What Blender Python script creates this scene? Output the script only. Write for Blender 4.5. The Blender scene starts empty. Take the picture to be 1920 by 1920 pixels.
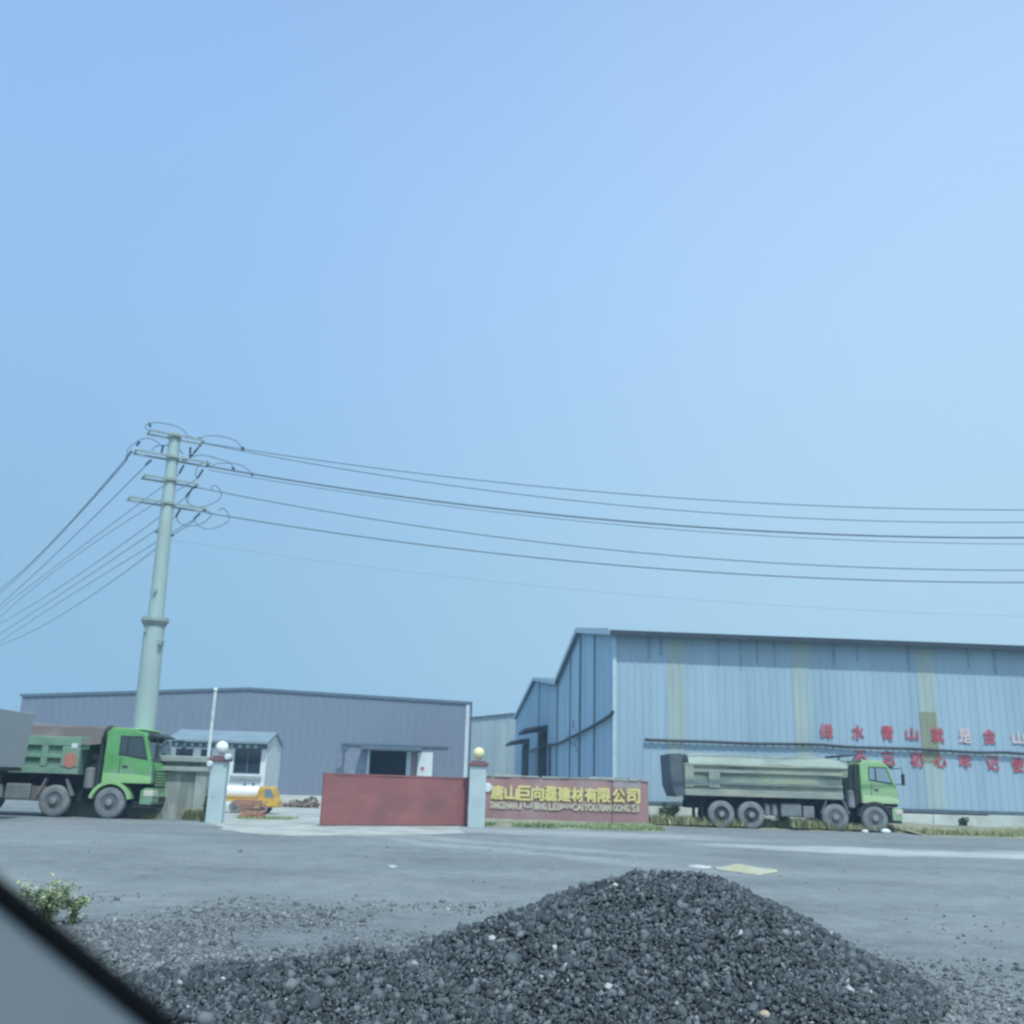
import bpy, math, random
import numpy as np
from mathutils import Vector, Matrix, Euler

random.seed(7)
rng = np.random.default_rng(11)
sc = bpy.context.scene
C = sc.collection
R = math.radians

# ------------------------------------------------------------------ camera
CAM_H = 1.6
F = 1844.0
PITCH, ROLL = R(15.49), R(1.7)
cam_d = bpy.data.cameras.new('camera')
cam = bpy.data.objects.new('camera', cam_d)
C.objects.link(cam)
sc.camera = cam
cam_d.sensor_width = 36.0
cam_d.sensor_fit = 'HORIZONTAL'
cam_d.lens = 36.0 * F / 1920.0
cam_d.clip_start = 0.02
cam_d.clip_end = 6000
CM = Matrix.Translation((0, 0, CAM_H)) @ (Matrix.Rotation(math.pi / 2 + PITCH, 4, 'X') @ Matrix.Rotation(ROLL, 4, 'Z'))
cam.matrix_world = CM
cam_d.dof.use_dof = True
cam_d.dof.focus_distance = 6.5
cam_d.dof.aperture_fstop = 3.5

# ------------------------------------------------------------------ light
SUN_EL, SUN_AZ = R(60), R(24)          # azimuth: to the right of straight behind the camera
sd = Vector((math.sin(SUN_AZ) * math.cos(SUN_EL), -math.cos(SUN_AZ) * math.cos(SUN_EL), math.sin(SUN_EL)))
sun_d = bpy.data.lights.new('sun', 'SUN')
sun_d.energy = 3.0
sun_d.angle = R(0.6)
sun_d.color = (1.0, 0.975, 0.94)
sun = bpy.data.objects.new('sun', sun_d)
C.objects.link(sun)
sun.rotation_euler = (-sd).to_track_quat('-Z', 'Y').to_euler()

w = bpy.data.worlds.new('World')
sc.world = w
w.use_nodes = True
nt = w.node_tree
nt.nodes.clear()
def N(t, typ, **kw):
    n = t.nodes.new(typ)
    for k, v in kw.items():
        setattr(n, k, v)
    return n
out = N(nt, 'ShaderNodeOutputWorld')
bg = N(nt, 'ShaderNodeBackground')
sky = N(nt, 'ShaderNodeTexSky', sky_type='NISHITA')
sky.sun_disc = False
sky.sun_elevation = SUN_EL
sky.sun_rotation = math.pi + SUN_AZ
sky.altitude = 0
sky.air_density = 1.0
sky.dust_density = 1.5
sky.ozone_density = 2.2
tc = N(nt, 'ShaderNodeTexCoord')
# the real sky of the photo is very even: lift the horizon part of the dome a little
sep = N(nt, 'ShaderNodeSeparateXYZ')
mz = N(nt, 'ShaderNodeMath', operation='MULTIPLY_ADD')
mz.inputs[1].default_value = 0.085
mz.inputs[2].default_value = 0.245
ms = N(nt, 'ShaderNodeMath', operation='SUBTRACT')
ms.inputs[1].default_value = 0.45
mm = N(nt, 'ShaderNodeMath', operation='MAXIMUM')
cmb = N(nt, 'ShaderNodeCombineXYZ')
nrm = N(nt, 'ShaderNodeVectorMath', operation='NORMALIZE')
L = nt.links.new
L(tc.outputs['Generated'], sep.inputs[0])
L(sep.outputs[0], cmb.inputs[0]); L(sep.outputs[1], cmb.inputs[1])
L(sep.outputs[2], mz.inputs[0]); L(sep.outputs[2], ms.inputs[0]); L(mz.outputs[0], mm.inputs[0]); L(ms.outputs[0], mm.inputs[1]); L(mm.outputs[0], cmb.inputs[2])
L(cmb.outputs[0], nrm.inputs[0]); L(nrm.outputs[0], sky.inputs[0])
def sky_gain(src, a, b_, ca, cb, col):
    r_ = N(nt, 'ShaderNodeMapRange', interpolation_type='SMOOTHSTEP')
    r_.inputs[1].default_value = a; r_.inputs[2].default_value = b_
    L(src, r_.inputs[0])
    m1 = N(nt, 'ShaderNodeMix', data_type='RGBA'); m1.clamp_result = False
    m1.inputs[6].default_value = (*ca, 1); m1.inputs[7].default_value = (*cb, 1)
    L(r_.outputs[0], m1.inputs[0])
    m2 = N(nt, 'ShaderNodeMix', data_type='RGBA', blend_type='MULTIPLY'); m2.inputs[0].default_value = 1
    L(col, m2.inputs[6]); L(m1.outputs[2], m2.inputs[7])
    return m2.outputs[2]
sky_c = sky_gain(sep.outputs[2], .02, .70, (.94, .955, .90), (1.27, 1.24, 1.31), sky.outputs[0])
sky_c = sky_gain(sep.outputs[0], -.5, .5, (1.05, 1.02, 1.01), (1.53, 1.27, 1.09), sky_c)
L(sky_c, bg.inputs[0]); L(bg.outputs[0], out.inputs[0])
bg.inputs[1].default_value = 0.15

vs = sc.view_settings
sc.display_settings.display_device = 'sRGB'
vs.view_transform = 'Standard'
vs.look = 'None'
vs.exposure = 0.25
vs.gamma = 1.0
vs.use_curve_mapping = False
vs.use_white_balance = True
vs.white_balance_temperature = 6200
vs.white_balance_tint = -5
sc.cycles.use_denoising = True
sc.cycles.filter_width = 2.4
sc.cycles.max_bounces = 6
sc.cycles.volume_bounces = 0
sc.cycles.transparent_max_bounces = 8

# ------------------------------------------------------------------ pixel helpers (photo pixel + a real distance -> world point)
def ray(px, py):
    return (CM.to_3x3() @ Vector(((px - 960) / F, (960 - py) / F, -1))).normalized()
CO = Vector((0, 0, CAM_H))
def atY(px, py, Y):
    d = ray(px, py)
    return CO + d * (Y / d.y)
def atZ(px, py, z=0.0):
    d = ray(px, py)
    return CO + d * ((z - CAM_H) / d.z)
def onP(px, py, p0, n):
    d = ray(px, py); n = Vector(n)
    return CO + d * ((Vector(p0) - CO).dot(n) / d.dot(n))

# ------------------------------------------------------------------ materials
MATS = {}
def mat(name, col, rough=0.6, metal=0.0, var=0.15, scale=2.0, col2=None, amt=0.0, pscale=0.6, stretch=(1, 1, 1),
        bump=0.0, bscale=20.0, spec=0.4, pth=(0.5, 0.62), coat=0.0, dust=None):
    """noise-mottled surface: col varied by var, patches of col2 (amt = strength)"""
    if name in MATS:
        return MATS[name]
    m = bpy.data.materials.new(name)
    m.use_nodes = True
    t = m.node_tree
    b = t.nodes['Principled BSDF']
    b.inputs['Roughness'].default_value = rough
    b.inputs['Metallic'].default_value = metal
    b.inputs['Specular IOR Level'].default_value = spec
    b.inputs['Coat Weight'].default_value = coat
    tc = N(t, 'ShaderNodeTexCoord')
    mp = N(t, 'ShaderNodeMapping')
    mp.inputs['Scale'].default_value = stretch
    t.links.new(tc.outputs['Object'], mp.inputs[0])
    no = N(t, 'ShaderNodeTexNoise')
    no.inputs['Scale'].default_value = scale
    no.inputs['Detail'].default_value = 6
    t.links.new(mp.outputs[0], no.inputs[0])
    mr = N(t, 'ShaderNodeMapRange')
    mr.inputs[1].default_value = 0.3; mr.inputs[2].default_value = 0.7
    mr.inputs[3].default_value = 1 - var; mr.inputs[4].default_value = 1 + var
    t.links.new(no.outputs[0], mr.inputs[0])
    mul = N(t, 'ShaderNodeMix', data_type='RGBA', blend_type='MULTIPLY')
    mul.inputs[0].default_value = 1
    mul.inputs[6].default_value = (*col, 1)
    t.links.new(mr.outputs[0], mul.inputs[7])
    res = mul.outputs[2]
    if col2 is not None:
        n2 = N(t, 'ShaderNodeTexNoise')
        n2.inputs['Scale'].default_value = pscale
        n2.inputs['Detail'].default_value = 8
        n2.inputs['Roughness'].default_value = 0.62
        t.links.new(mp.outputs[0], n2.inputs[0])
        m2 = N(t, 'ShaderNodeMapRange', interpolation_type='SMOOTHSTEP')
        m2.inputs[1].default_value = pth[0]; m2.inputs[2].default_value = pth[1]
        m2.inputs[4].default_value = amt
        t.links.new(n2.outputs[0], m2.inputs[0])
        mx = N(t, 'ShaderNodeMix', data_type='RGBA')
        t.links.new(m2.outputs[0], mx.inputs[0])
        t.links.new(res, mx.inputs[6])
        mx.inputs[7].default_value = (*col2, 1)
        res = mx.outputs[2]
    if dust is not None:      # road dust caked on low down: (z full, z clean, amount, colour)
        sp = N(t, 'ShaderNodeSeparateXYZ'); t.links.new(tc.outputs['Object'], sp.inputs[0])
        d1 = N(t, 'ShaderNodeMapRange', interpolation_type='SMOOTHSTEP')
        d1.inputs[1].default_value = dust[0]; d1.inputs[2].default_value = dust[1]
        d1.inputs[3].default_value = dust[2]; d1.inputs[4].default_value = dust[2] * .18
        t.links.new(sp.outputs[2], d1.inputs[0])
        n4 = N(t, 'ShaderNodeTexNoise'); n4.inputs['Scale'].default_value = 2.6; n4.inputs['Detail'].default_value = 8; n4.inputs['Roughness'].default_value = .7
        t.links.new(tc.outputs['Object'], n4.inputs[0])
        d2 = N(t, 'ShaderNodeMapRange'); d2.inputs[1].default_value = .32; d2.inputs[2].default_value = .66; d2.inputs[3].default_value = .15
        t.links.new(n4.outputs[0], d2.inputs[0])
        d3 = N(t, 'ShaderNodeMath', operation='MULTIPLY'); t.links.new(d1.outputs[0], d3.inputs[0]); t.links.new(d2.outputs[0], d3.inputs[1])
        mx = N(t, 'ShaderNodeMix', data_type='RGBA')
        t.links.new(d3.outputs[0], mx.inputs[0]); t.links.new(res, mx.inputs[6]); mx.inputs[7].default_value = (*dust[3], 1)
        res = mx.outputs[2]
    t.links.new(res, b.inputs['Base Color'])
    if bump > 0:
        n3 = N(t, 'ShaderNodeTexNoise')
        n3.inputs['Scale'].default_value = bscale
        n3.inputs['Detail'].default_value = 5
        t.links.new(tc.outputs['Object'], n3.inputs[0])
        bp = N(t, 'ShaderNodeBump')
        bp.inputs['Strength'].default_value = bump
        bp.inputs['Distance'].default_value = 0.03
        t.links.new(n3.outputs[0], bp.inputs['Height'])
        t.links.new(bp.outputs[0], b.inputs['Normal'])
    MATS[name] = m
    return m

def mat_attr(name, lo, hi, rough=0.8, bump=0.0, ramp=None, spec=0.3):
    """colour from a per-stone / per-blade random attribute"""
    m = bpy.data.materials.new(name); m.use_nodes = True
    t = m.node_tree; b = t.nodes['Principled BSDF']
    b.inputs['Roughness'].default_value = rough
    b.inputs['Specular IOR Level'].default_value = spec
    a = N(t, 'ShaderNodeAttribute', attribute_name='rnd')
    cr = N(t, 'ShaderNodeValToRGB')
    els = ramp or [(0, lo), (1, hi)]
    e = cr.color_ramp.elements
    e[0].position, e[0].color = els[0][0], (*els[0][1], 1)
    e[1].position, e[1].color = els[-1][0], (*els[-1][1], 1)
    for p, c in els[1:-1]:
        q = e.new(p); q.color = (*c, 1)
    t.links.new(a.outputs['Fac'], cr.inputs[0])
    t.links.new(cr.outputs[0], b.inputs['Base Color'])
    return m

# ------------------------------------------------------------------ mesh builder
class MB:
    def __init__(s):
        s.v = []; s.f = []
    def add(s, vs, fs):
        k = len(s.v)
        s.v += [tuple(p) for p in vs]
        s.f += [tuple(k + i for i in f) for f in fs]
        return s
    def box(s, x0, x1, y0, y1, z0, z1):
        vs = [(x, y, z) for z in (z0, z1) for y in (y0, y1) for x in (x0, x1)]
        return s.add(vs, [(0, 2, 3, 1), (4, 5, 7, 6), (0, 1, 5, 4), (2, 6, 7, 3), (0, 4, 6, 2), (1, 3, 7, 5)])
    def prism(s, poly, y0, y1):
        """polygon in x,z extruded along y"""
        n = len(poly)
        vs = [(x, y0, z) for x, z in poly] + [(x, y1, z) for x, z in poly]
        fs = [tuple(range(n)), tuple(range(2 * n - 1, n - 1, -1))]
        fs += [(i, i + n, (i + 1) % n + n, (i + 1) % n) for i in range(n)]
        return s.add(vs, fs)
    def prismx(s, poly, x0, x1):
        """polygon in y,z extruded along x"""
        n = len(poly)
        vs = [(x0, y, z) for y, z in poly] + [(x1, y, z) for y, z in poly]
        fs = [tuple(range(n)), tuple(range(2 * n - 1, n - 1, -1))]
        fs += [(i, i + n, (i + 1) % n + n, (i + 1) % n) for i in range(n)]
        return s.add(vs, fs)
    def bar(s, a, b, wd, ht, up=(0, 0, 1)):
        a, b = Vector(a), Vector(b)
        d = (b - a).normalized()
        sx = d.cross(Vector(up))
        if sx.length < 1e-4:
            sx = d.cross(Vector((0, 1, 0)))
        sx.normalize(); uz = sx.cross(d).normalized()
        vs = []
        for p in (a, b):
            for i, j in ((-1, -1), (1, -1), (1, 1), (-1, 1)):
                vs.append(p + sx * (i * wd / 2) + uz * (j * ht / 2))
        return s.add(vs, [(3, 2, 1, 0), (4, 5, 6, 7), (0, 1, 5, 4), (1, 2, 6, 5), (2, 3, 7, 6), (3, 0, 4, 7)])
    def tube(s, pts, r, n=8, caps=True):
        pts = [Vector(p) for p in pts]
        rs = r if isinstance(r, (list, tuple)) else [r] * len(pts)
        vs = []; up = None
        for i, p in enumerate(pts):
            d = (pts[min(i + 1, len(pts) - 1)] - pts[max(i - 1, 0)]).normalized()
            if up is None:
                up = d.orthogonal().normalized()
            else:
                up = (up - d * up.dot(d))
                up = up.normalized() if up.length > 1e-5 else d.orthogonal().normalized()
            sd_ = d.cross(up)
            for k in range(n):
                a = 2 * math.pi * k / n
                vs.append(p + (up * math.cos(a) + sd_ * math.sin(a)) * rs[i])
        fs = []
        for i in range(len(pts) - 1):
            for k in range(n):
                fs.append((i * n + k, i * n + (k + 1) % n, (i + 1) * n + (k + 1) % n, (i + 1) * n + k))
        if caps:
            fs.append(tuple(range(n - 1, -1, -1)))
            fs.append(tuple((len(pts) - 1) * n + k for k in range(n)))
        return s.add(vs, fs)
    def lathe(s, prof, c=(0, 0, 0), axis='z', n=24, caps=True):
        """prof: (radius, along-axis)"""
        vs = []; c = Vector(c)
        for r_, h in prof:
            for k in range(n):
                a = 2 * math.pi * k / n
                u, v = r_ * math.cos(a), r_ * math.sin(a)
                p = {'z': (u, v, h), 'y': (u, h, v), 'x': (h, u, v)}[axis]
                vs.append(c + Vector(p))
        fs = []
        for i in range(len(prof) - 1):
            for k in range(n):
                fs.append((i * n + k, i * n + (k + 1) % n, (i + 1) * n + (k + 1) % n, (i + 1) * n + k))
        if caps:
            fs.append(tuple(range(n))); fs.append(tuple((len(prof) - 1) * n + k for k in range(n - 1, -1, -1)))
        return s.add(vs, fs)
    def ball(s, c, r, n=20, m=12, sq=(1, 1, 1)):
        prof = [(max(1e-4, r * math.sin(math.pi * i / m)), -r * math.cos(math.pi * i / m)) for i in range(m + 1)]
        k = len(s.v)
        s.lathe(prof, (0, 0, 0), 'z', n)
        for i in range(k, len(s.v)):
            x, y, z = s.v[i]
            s.v[i] = (x * sq[0] + c[0], y * sq[1] + c[1], z * sq[2] + c[2])
        return s
    def jitter(s, a):
        s.v = [(x + random.uniform(-a, a), y + random.uniform(-a, a), z + random.uniform(-a, a)) for x, y, z in s.v]
        return s
    def build(s, name, m, parent=None, origin=None, bevel=0.0, smooth=False, fixn=True):
        me = bpy.data.meshes.new(name)
        vs = s.v
        if origin is not None:
            o = Vector(origin)
            vs = [tuple(Vector(p) - o) for p in vs]
        me.from_pydata(vs, [], s.f)
        if fixn:
            import bmesh
            bm = bmesh.new(); bm.from_mesh(me)
            bmesh.ops.recalc_face_normals(bm, faces=bm.faces)
            bm.to_mesh(me); bm.free()
        me.update()
        me.materials.append(m)
        o = bpy.data.objects.new(name, me)
        C.objects.link(o)
        if parent is not None:
            o.parent = parent
        elif origin is not None:
            o.location = origin
        if smooth:
            me.polygons.foreach_set('use_smooth', [True] * len(me.polygons))
            if smooth == 'auto':
                md = o.modifiers.new('split', 'EDGE_SPLIT'); md.split_angle = R(40)
        if bevel > 0:
            md = o.modifiers.new('bevel', 'BEVEL'); md.width = bevel; md.segments = 2; md.limit_method = 'ANGLE'
        return o

def tag(o, label, cat, group=None):
    o['label'] = label; o['category'] = cat
    if group:
        o['group'] = group
    return o
def thing(name, label, cat, loc=(0, 0, 0), rz=0.0, group=None):
    o = bpy.data.objects.new(name, None)
    C.objects.link(o)
    o.empty_display_size = 0.3
    o.location = loc; o.rotation_euler = (0, 0, rz)
    return tag(o, label, cat, group)
def kind(o, k):
    o['kind'] = k
    return o

def text_obj(name, s, m, parent, x0, x1, z0, z1, y, extrude=0.01, offset=0.0, keep=False, bold=0.0):
    """text filling the box x0..x1, z0..z1 on the plane y, facing -y, as a mesh"""
    cu = bpy.data.curves.new(name, 'FONT')
    cu.body = s
    cu.extrude = extrude
    cu.offset = offset
    cu.resolution_u = 3
    to = bpy.data.objects.new(name, cu)
    C.objects.link(to)
    dg = bpy.context.evaluated_depsgraph_get()
    me = bpy.data.meshes.new_from_object(to.evaluated_get(dg))
    bpy.data.objects.remove(to)
    co = np.empty(len(me.vertices) * 3); me.vertices.foreach_get('co', co); co = co.reshape(-1, 3)
    mn, mx_ = co.min(0), co.max(0)
    sx = (x1 - x0) / max(1e-6, mx_[0] - mn[0]); sy = (z1 - z0) / max(1e-6, mx_[1] - mn[1])
    if keep:
        sx = sy = min(sx, sy)
    n = np.empty_like(co)
    n[:, 0] = (x0 + x1) / 2 + (co[:, 0] - (mn[0] + mx_[0]) / 2) * sx
    n[:, 2] = (z0 + z1) / 2 + (co[:, 1] - (mn[1] + mx_[1]) / 2) * sy
    n[:, 1] = y - co[:, 2]
    me.vertices.foreach_set('co', n.ravel()); me.update()
    if bold > 0:
        b = MB()
        fs = [tuple(p.vertices) for p in me.polygons]
        for k, (ax_, az_) in enumerate(((-1, 0), (1, 0), (0, -1), (0, 1), (-.7, .7), (.7, -.7), (0, 0))):
            vv = n + np.array([ax_ * bold, -.0025 * k, az_ * bold])
            b.add([tuple(q) for q in vv], fs)
        me2 = bpy.data.meshes.new(name); me2.from_pydata(b.v, [], b.f); me2.update()
        me = me2
    me.materials.clear(); me.materials.append(m)
    o = bpy.data.objects.new(name, me)
    C.objects.link(o)
    o.parent = parent
    return o

def smooth_path(pts, k=6):
    P = [Vector(p) for p in pts]
    P = [P[0] * 2 - P[1]] + P + [P[-1] * 2 - P[-2]]
    out_ = []
    for i in range(1, len(P) - 2):
        for j in range(k):
            t = j / k
            p0, p1, p2, p3 = P[i - 1], P[i], P[i + 1], P[i + 2]
            out_.append(0.5 * ((2 * p1) + (p2 - p0) * t + (2 * p0 - 5 * p1 + 4 * p2 - p3) * t * t + (3 * p1 - p0 - 3 * p2 + p3) * t ** 3))
    out_.append(P[-2])
    return out_

def fast_mesh(name, V, faces_flat, nper, m, rnd=None, smooth=False):
    """numpy verts + constant-size faces"""
    me = bpy.data.meshes.new(name)
    nf = len(faces_flat) // nper
    me.vertices.add(len(V)); me.vertices.foreach_set('co', V.astype(np.float32).ravel())
    me.loops.add(len(faces_flat)); me.loops.foreach_set('vertex_index', faces_flat.astype(np.int32))
    me.polygons.add(nf)
    me.polygons.foreach_set('loop_start', np.arange(0, nf * nper, nper, dtype=np.int32))
    me.polygons.foreach_set('loop_total', np.full(nf, nper, dtype=np.int32))
    me.update(calc_edges=True)
    if rnd is not None:
        at = me.attributes.new('rnd', 'FLOAT', 'POINT')
        at.data.foreach_set('value', rnd.astype(np.float32))
    if smooth:
        me.polygons.foreach_set('use_smooth', [True] * nf)
    me.materials.append(m)
    o = bpy.data.objects.new(name, me)
    C.objects.link(o)
    return o

# cheap value noise for heights
_ng = rng.random((64, 64))
def vnoise(x, y):
    x = np.asarray(x, float); y = np.asarray(y, float)
    xi = np.floor(x).astype(int); yi = np.floor(y).astype(int)
    fx = x - xi; fy = y - yi
    fx = fx * fx * (3 - 2 * fx); fy = fy * fy * (3 - 2 * fy)
    g = lambda a, b: _ng[a % 64, b % 64]
    return (g(xi, yi) * (1 - fx) + g(xi + 1, yi) * fx) * (1 - fy) + (g(xi, yi + 1) * (1 - fx) + g(xi + 1, yi + 1) * fx) * fy

# ================================================================== ground
def ground_material():
    m = bpy.data.materials.new('dusty_asphalt'); m.use_nodes = True
    t = m.node_tree; b = t.nodes['Principled BSDF']; LK = t.links.new
    b.inputs['Roughness'].default_value = 0.85
    b.inputs['Specular IOR Level'].default_value = 0.25
    tc = N(t, 'ShaderNodeTexCoord')
    def noise(sc_, detail=5, st=(1, 1, 1), rough=0.55):
        mp = N(t, 'ShaderNodeMapping'); mp.inputs['Scale'].default_value = st
        LK(tc.outputs['Object'], mp.inputs[0])
        n = N(t, 'ShaderNodeTexNoise'); n.inputs['Scale'].default_value = sc_
        n.inputs['Detail'].default_value = detail; n.inputs['Roughness'].default_value = rough
        LK(mp.outputs[0], n.inputs[0])
        return n.outputs[0]
    def mrange(v, a, b_, lo, hi, sm=True):
        r_ = N(t, 'ShaderNodeMapRange')
        if sm: r_.interpolation_type = 'SMOOTHSTEP'
        for i, x in enumerate((a, b_, lo, hi)): r_.inputs[i + 1].default_value = x
        LK(v, r_.inputs[0]); return r_.outputs[0]
    def mth(op, a, b_=None, c=None):
        n = N(t, 'ShaderNodeMath', operation=op)
        for i, x in enumerate((a, b_, c)):
            if x is None: continue
            if isinstance(x, (int, float)): n.inputs[i].default_value = x
            else: LK(x, n.inputs[i])
        return n.outputs[0]
    def mix(f, a, b_):
        n = N(t, 'ShaderNodeMix', data_type='RGBA')
        if isinstance(f, float): n.inputs[0].default_value = f
        else: LK(f, n.inputs[0])
        for i, x in ((6, a), (7, b_)):
            if isinstance(x, tuple): n.inputs[i].default_value = (*x, 1)
            else: LK(x, n.inputs[i])
        return n.outputs[2]
    sp = N(t, 'ShaderNodeSeparateXYZ'); LK(tc.outputs['Object'], sp.inputs[0])
    X, Y = sp.outputs[0], sp.outputs[1]
    base = mix(mrange(noise(0.35, 6, (0.6, 0.7, 1)), 0.3, 0.7, 0, 1), (0.145, 0.163, 0.168), (0.205, 0.226, 0.228))
    streak = mrange(noise(0.8, 6, (0.32, 0.5, 1), .68), 0.42, 0.68, 0, 0.45)
    base = mix(streak, base, (0.225, 0.240, 0.245))
    dark = mrange(noise(0.6, 6, (0.4, 0.5, 1), .7), 0.52, 0.74, 0, 0.4)
    base = mix(dark, base, (0.085, 0.097, 0.107))
    warp = mth('MULTIPLY', mth('SUBTRACT', noise(0.25, 4), 0.5), 5.0)
    def track(a, bx, wd, x0, x1, amt, col):
        """pale dust trodden along Y = a + bx*X"""
        nonlocal base
        d = mth('ABSOLUTE', mth('SUBTRACT', mth('ADD', Y, warp), mth('MULTIPLY_ADD', X, bx, a)))
        k = mrange(d, wd * 0.25, wd, amt, 0)
        k = mth('MULTIPLY', k, mrange(X, x0, x0 + 5, 0, 1))
        k = mth('MULTIPLY', k, mrange(X, x1 - 5, x1, 1, 0))
        k = mth('MULTIPLY', k, mrange(noise(0.9, 5, (0.3, 1, 1)), 0.25, 0.6, 0.45, 1))
        base = mix(k, base, col)
    track(31.3, -0.03, 2.3, 4.0, 60, 0.95, (0.40, 0.42, 0.41))
    track(36.5, 0.0, 3.2, -12, 10, 0.75, (0.34, 0.36, 0.35))
    track(26.5, -1.05, 1.1, -7, 5.5, 0.6, (0.30, 0.32, 0.32))
    track(29.0, -0.8, 1.2, -8, 7, 0.6, (0.31, 0.33, 0.325))
    track(21.5, -0.05, 1.5, 2, 30, 0.35, (0.27, 0.29, 0.295))
    track(17.0, 0.05, 1.1, 3, 30, 0.3, (0.26, 0.28, 0.285))
    track(26.0, 0.15, 1.4, -25, -6, 0.3, (0.26, 0.28, 0.28))
    # spilled gravel fines trodden into the road round the heap
    fz = mth('MULTIPLY', mrange(mth('ADD', Y, mth('MULTIPLY', mth('SUBTRACT', noise(.55, 5), .5), 7.0)), 10.2, 14.6, 1, 0), mrange(noise(1.3, 6, rough=.7), .30, .58, .35, 1))
    fz = mth('MULTIPLY', fz, mrange(X, .8, 2.6, 1, .45))
    fines = mix(mrange(noise(34, 5, rough=.8), .38, .62, 0, 1), (0.055, 0.065, 0.073), (0.205, 0.225, 0.235))
    base = mix(fz, base, fines)
    mot = mrange(noise(2.2, 7, rough=.72), .3, .7, .80, 1.20, False)
    g1 = N(t, 'ShaderNodeMix', data_type='RGBA', blend_type='MULTIPLY'); g1.inputs[0].default_value = 1
    LK(base, g1.inputs[6]); LK(mot, g1.inputs[7]); base = g1.outputs[2]
    # fine grit
    grit = mrange(noise(26, 6, rough=.75), 0.32, 0.70, 0.6, 1.42, False)
    g2 = N(t, 'ShaderNodeMix', data_type='RGBA', blend_type='MULTIPLY'); g2.inputs[0].default_value = 1
    LK(base, g2.inputs[6]); LK(grit, g2.inputs[7])
    LK(g2.outputs[2], b.inputs['Base Color'])
    bp = N(t, 'ShaderNodeBump'); bp.inputs['Strength'].default_value = 0.5; bp.inputs['Distance'].default_value = 0.02
    LK(noise(24, 5), bp.inputs['Height']); LK(bp.outputs[0], b.inputs['Normal'])
    return m

g = MB()
g.add([(-600, -60, 0), (600, -60, 0), (600, 900, 0), (-600, 900, 0)], [(0, 1, 2, 3)])
kind(g.build('ground', ground_material()), 'structure')

def blob_sheet(name, pts, z, m):
    """irregular flat sheet through the outline pts (x, y)"""
    P = smooth_path([(x, y, z) for x, y in pts] + [(pts[0][0], pts[0][1], z)], 8)[:-1]
    P = [(p.x + random.uniform(-.12, .12), p.y + random.uniform(-.12, .12), z) for p in P]
    b = MB(); b.add(P, [tuple(range(len(P)))])
    return b.build(name, m)

m_apron = mat('pale_concrete', (0.36, 0.37, 0.345), 0.9, var=0.22, scale=1.2, col2=(0.22, 0.235, 0.22), amt=0.6, pscale=0.5, bump=0.2)
a0 = [atZ(*p) for p in ((415, 1555), (520, 1566), (700, 1566), (880, 1562))]
apr = [(a0[0].x, a0[0].y), (a0[1].x, a0[1].y), (a0[2].x, a0[2].y), (a0[3].x, a0[3].y), (-1.6, 37), (-2.4, 60), (-3, 79), (-22, 79), (-22, 58), (-16, 46), (-10.6, 37)]
kind(blob_sheet('apron', apr, 0.004, m_apron), 'structure')

# soil strip of the verge, a low bank in front of the warehouse and the sign
m_soil = mat('verge_soil', (0.24, 0.24, 0.17), 0.95, var=0.3, scale=1.5, col2=(0.24, 0.23, 0.19), amt=0.7, pscale=0.8, bump=0.6)
def bank(name, x0, x1, yf, yb, h, n=60):
    b = MB(); ny = 6
    vs = []
    for i in range(n + 1):
        x = x0 + (x1 - x0) * i / n
        for j in range(ny + 1):
            v = j / ny
            y = yf + (yb - yf) * v + (float(vnoise(x * .7, 3)) - .5) * .7 * (1 - v)
            z = -0.02 if j == 0 else h * min(1, v * 2.2) * (0.6 + .8 * float(vnoise(x * .5, y * .6)))
            vs.append((x, y, z))
    fs = [(i * (ny + 1) + j, (i + 1) * (ny + 1) + j, (i + 1) * (ny + 1) + j + 1, i * (ny + 1) + j + 1) for i in range(n) for j in range(ny)]
    b.add(vs, fs)
    return kind(b.build(name, m_soil, smooth=True), 'structure')
VY = atZ(1800, 1569).y
VS = atZ(1000, 1553).y
TFX = atZ(1641, 1561).x + 1.3
bank('verge', TFX, 60, VY - 0.2, 51.2, 0.26, 100)
bank('verge', 6.9, TFX, 45.6, 51.2, 0.22, 40)
bank('verge', -1.2, 6.2, VS, 44.6, 0.14, 40)

# ================================================================== warehouse
YAW = R(3.2)
YW = 52.0
W0 = atY(1152, 1400, YW); W0.z = 0
wh = thing('warehouse', 'long light blue steel warehouse with red slogan characters and yellowish roof-light strips', 'warehouse', W0, YAW)
def wl(px, py, d=0.0):
    """pixel -> local point on the warehouse front wall plane (local y = d)"""
    n = Vector((-math.sin(YAW), math.cos(YAW), 0))
    p = onP(px, py, W0 + n * d, n)
    return (Matrix.Rotation(-YAW, 3, 'Z') @ (p - W0))
EAVE = wl(1152, 1186, -0.7).z
WL = 62.0
BASE = wl(1700, 1517).z
m_clad = mat('blue_cladding', (0.31, 0.412, 0.495), 0.5, 0.0, var=0.07, scale=0.5, col2=(0.23, 0.325, 0.41), amt=0.45, pscale=0.9, stretch=(1.3, 1.3, 0.12), pth=(0.45, 0.7))
m_clad_old = mat('blue_cladding_end', (0.34, 0.48, 0.58), 0.55, 0.0, var=0.1, scale=0.5, col2=(0.25, 0.38, 0.48), amt=0.5, pscale=0.7, stretch=(1.3, 1.3, 0.1), pth=(0.45, 0.7))
m_flash = mat('dark_flashing', (0.085, 0.12, 0.15), 0.6, var=0.2)
m_roof = mat('roof_sheet', (0.12, 0.17, 0.22), 0.5, var=0.15)
m_trim = mat('pale_trim', (0.42, 0.52, 0.58), 0.5, var=0.12)
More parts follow.
